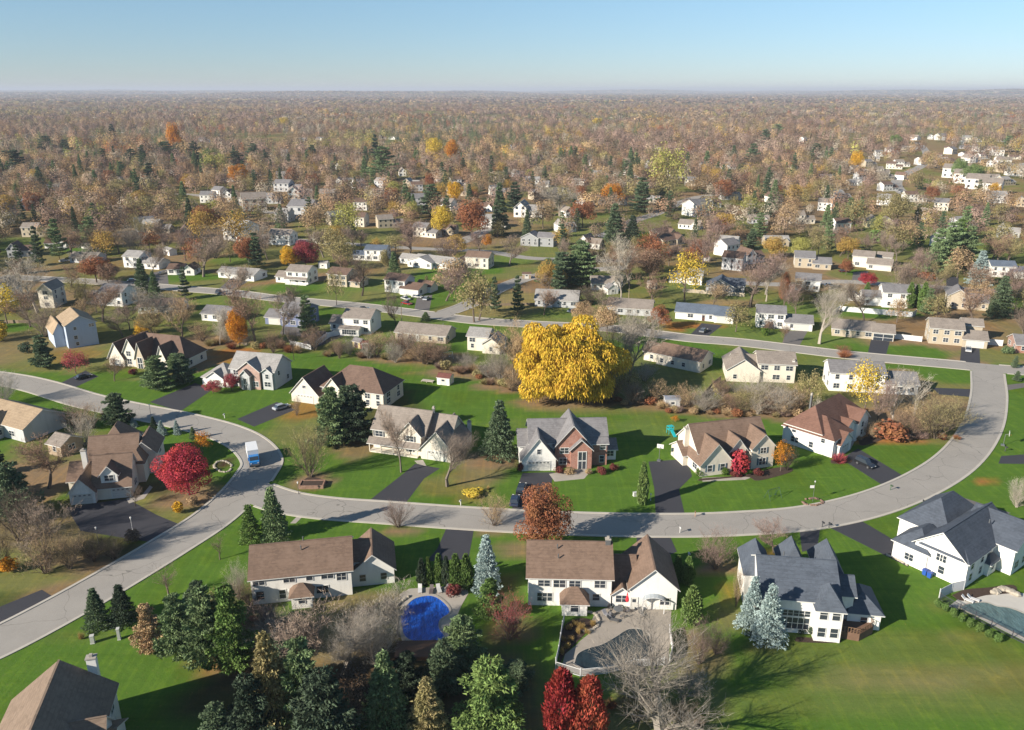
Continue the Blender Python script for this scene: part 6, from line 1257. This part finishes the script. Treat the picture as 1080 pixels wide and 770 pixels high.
def ring(r0, r1, sp, hlo, hhi, wm, n, rel, gap=.1):
    ys = np.arange(r0, r1, sp); L = []
    for yy in ys:
        hw = yy * .70 + 40; xs = np.arange(-hw, hw, sp); L.append(np.c_[xs, np.full(len(xs), yy)])
    P = np.concatenate(L); P += nr.uniform(-.45, .45, P.shape) * sp
    keep = (vnoise(P[:, 0], P[:, 1], sp * 9, 21) > gap + .12) & (nr.random(len(P)) > gap)
    for a, rz, x0, x1, y0, y1 in FOOT:
        if a.y > r0 - 40: keep &= ~((np.abs(P[:, 0] - a.x - 5) < 10) & (P[:, 1] > a.y - 42) & (P[:, 1] < a.y + 12))
    for q in road_pts[road_pts[:, 1] > r0 - 50]: keep &= ~((np.abs(P[:, 0] - q[0]) < q[2] + 8) & (P[:, 1] > q[1] - 55) & (P[:, 1] < q[1] + 9))
    P = P[keep]; m = len(P)
    big = vnoise(P[:, 0], P[:, 1], sp * 14, 33); pr = nr.random(m)
    idx = nr.choice(12, m, p=wood_p); cellv = (np.floor(P[:, 0] / (sp * 5) + .6 * np.sin(P[:, 1] / (sp * 7))).astype(int) * 7919 + np.floor(P[:, 1] / (sp * 4) + .6 * np.sin(P[:, 0] / (sp * 6))).astype(int) * 104729) % 997
    dom = np.random.default_rng(5).choice(8, 997, p=[.25,.17,.17,.1,.12,.13,.04,.02])[cellv]; idx = np.where(nr.random(m) < .55, dom, idx); idx = np.where((big > .68) & (pr < .5), 8, idx); idx = np.where((big < .3) & (pr < .5), 2, idx)
    h = nr.uniform(hlo, hhi, m); return rows(P, h, np.maximum(h * .8, sp * wm) * nr.uniform(.8, 1.15, m), idx)
parts.append(mass(ring(950, 2000, 19, 12, 26, .95, 60, .15), 260, .055))
parts.append(mass(ring(2000, 4500, 26, 12, 24, 1.1, 24, .24), 90, .095))
parts.append(mass(ring(4500, 11000, 46, 12, 22, 1.2, 12, .35, .05), 16, .32))
parts.append(mass(ring(11000, 30000, 130, 14, 26, 1.15, 9, .45, .0), 9, .45))
V = np.concatenate([p[0] for p in parts]); Cc = np.concatenate([p[1] for p in parts]); print("woodland verts", len(V))
wd = link("woodland", mesh_np("woodland", V, np.arange(len(V)).reshape(-1, 4), M_WOOD, Cc))
tag(wd, "brown and grey late-autumn treetops with dark conifers reaching to the horizon", "woodland", kind="stuff")
# ------------------------------------------------------------ labels for things told apart by what stands by them
ORD = ["", "second ", "third ", "fourth ", "fifth ", "sixth ", "seventh ", "eighth ", "ninth ", "tenth ", "eleventh ", "twelfth ", "thirteenth ", "fourteenth ", "fifteenth ", "sixteenth ", "seventeenth ", "eighteenth ", "nineteenth ", "twentieth "]
seen = {}
FARZ = 720
for o, desc in sorted(AUTO, key=lambda t: t[0].location.y):
    x, y = o.location.x, o.location.y
    size = ""
    if o.get("category") == "tree":
        h = o.scale.z; size = "small " if h < 5 else "tall " if h > 13 else ""
    best = sorted(MARKS, key=lambda m: (m[1] - x) ** 2 + (m[2] - y) ** 2)[0]
    dx, dy = x - best[1], y - best[2]; dd = math.hypot(dx, dy)
    if y > FARZ and dd > 140:
        band = "beyond the gardens, in the far woods" if y < 1400 else "in the haze near the horizon"
        o["label"] = f"{size}{desc} {band}"; o["group"] = f"{desc}s {band}"; continue
    rel = "behind" if dy > abs(dx) * .8 else "in front of" if -dy > abs(dx) * .8 else ("beside" if dd < 28 else "near")
    if dd > 75 and rel in ("behind", "in front of"): rel = "well " + rel
    key = (size + desc, rel, best[0]); k = seen.get(key, 0); seen[key] = k + 1
    lab = f"{ORD[min(k, 19)]}{size}{desc} {rel} {best[0]}" if k < 19 else f"{size}{desc} among many {rel} {best[0]}"
    w = lab.split()
    if len(w) > 15: lab = f"{ORD[min(k, 19)]}{desc} {rel} {best[0]}"
    if len(lab.split()) > 15: lab = lab.replace("many-stemmed ", "").replace("single-storey ", "").replace(" with low wing", "").replace(" with side wing", "")
    if len(lab.split()) > 14: lab = lab.replace("very ", "").replace("tall ", "", 1)
    import re
    if len(re.findall(r"[A-Za-z0-9][A-Za-z0-9'-]*", lab)) > 16: lab = f"{desc.split()[-2]} {desc.split()[-1]} among several {rel} {best[0]}"; o["group"] = lab
    o["label"] = lab
    if "group" not in o: o["group"] = f"{desc}s around the gardens"
    if k >= 19: o["group"] = f"{desc}s {rel} {best[0]}"

# ------------------------------------------------------------ air
m = bpy.data.materials.new("haze"); nt, N, L = nodes(m); pv = new(nt, "ShaderNodeVolumePrincipled")
pv.inputs["Color"].default_value = (.64, .70, .82, 1); pv.inputs["Density"].default_value = 8.0e-5; pv.inputs["Anisotropy"].default_value = .0
out = new(nt, "ShaderNodeOutputMaterial"); L.new(pv.outputs[0], out.inputs["Volume"])
b = MB(); b.box(-61000, 61000, -61000, 61000, -1.0, 160.0); hz = build(b, "haze", m); tag(hz, "thin pale haze over the whole suburb", "haze", kind="stuff")

# ------------------------------------------------------------ light, sky, camera
EL, AZ = 25.0, 239.0      # sun height; azimuth clockwise from the view direction (+Y)
sun = bpy.data.lights.new("sun", 'SUN'); sun.energy = 5.0; sun.angle = R(.5); sun.color = (1.0, .90, .76)
so = bpy.data.objects.new("sun", sun); scene.collection.objects.link(so)
sd = Vector((math.sin(R(AZ)) * math.cos(R(EL)), math.cos(R(AZ)) * math.cos(R(EL)), math.sin(R(EL))))
so.rotation_euler = sd.to_track_quat('Z', 'Y').to_euler(); so.location = sd * 300
w = bpy.data.worlds.new("World"); scene.world = w; w.use_nodes = True; nt = w.node_tree; bg = nt.nodes["Background"]
sky = nt.nodes.new("ShaderNodeTexSky"); sky.sky_type = 'NISHITA'; sky.sun_disc = False; sky.sun_elevation = R(EL); sky.sun_rotation = R(AZ)
sky.altitude = 80; sky.air_density = .8; sky.dust_density = 0.0; sky.ozone_density = 4.0
tcw = nt.nodes.new("ShaderNodeTexCoord").outputs["Generated"]; sp = nt.nodes.new("ShaderNodeSeparateXYZ"); nt.links.new(tcw, sp.inputs[0])
mr = ramp(nt, sp.outputs[2], 0.0, .20)
tone = mixrgb(nt, (.92, .95, 1.08), (1.68, 1.70, 1.42), mr)
nt.links.new(mixrgb(nt, sky.outputs[0], tone, 1.0, 'MULTIPLY'), bg.inputs[0]); bg.inputs[1].default_value = .052
cam = bpy.data.cameras.new("camera"); co = bpy.data.objects.new("camera", cam); scene.collection.objects.link(co); scene.camera = co
co.location = (0, 0, CAMH); co.rotation_euler = (math.pi / 2 - TILT, 0, 0); cam.sensor_width = 36; cam.lens = 36 * F / 1080; cam.clip_start = 1; cam.clip_end = 120000
scene.view_settings.view_transform = 'Standard'; scene.view_settings.look = 'None'; scene.view_settings.gamma = 1; scene.view_settings.exposure = .92
scene.view_settings.use_curve_mapping = False
cy = scene.cycles; cy.max_bounces = 5; cy.diffuse_bounces = 2; cy.glossy_bounces = 2; cy.transmission_bounces = 2; cy.volume_bounces = 0; cy.transparent_max_bounces = 6; cy.use_denoising = True
cy.caustics_reflective = False; cy.caustics_refractive = False
for h in NHOUSE[:24]: print(h)
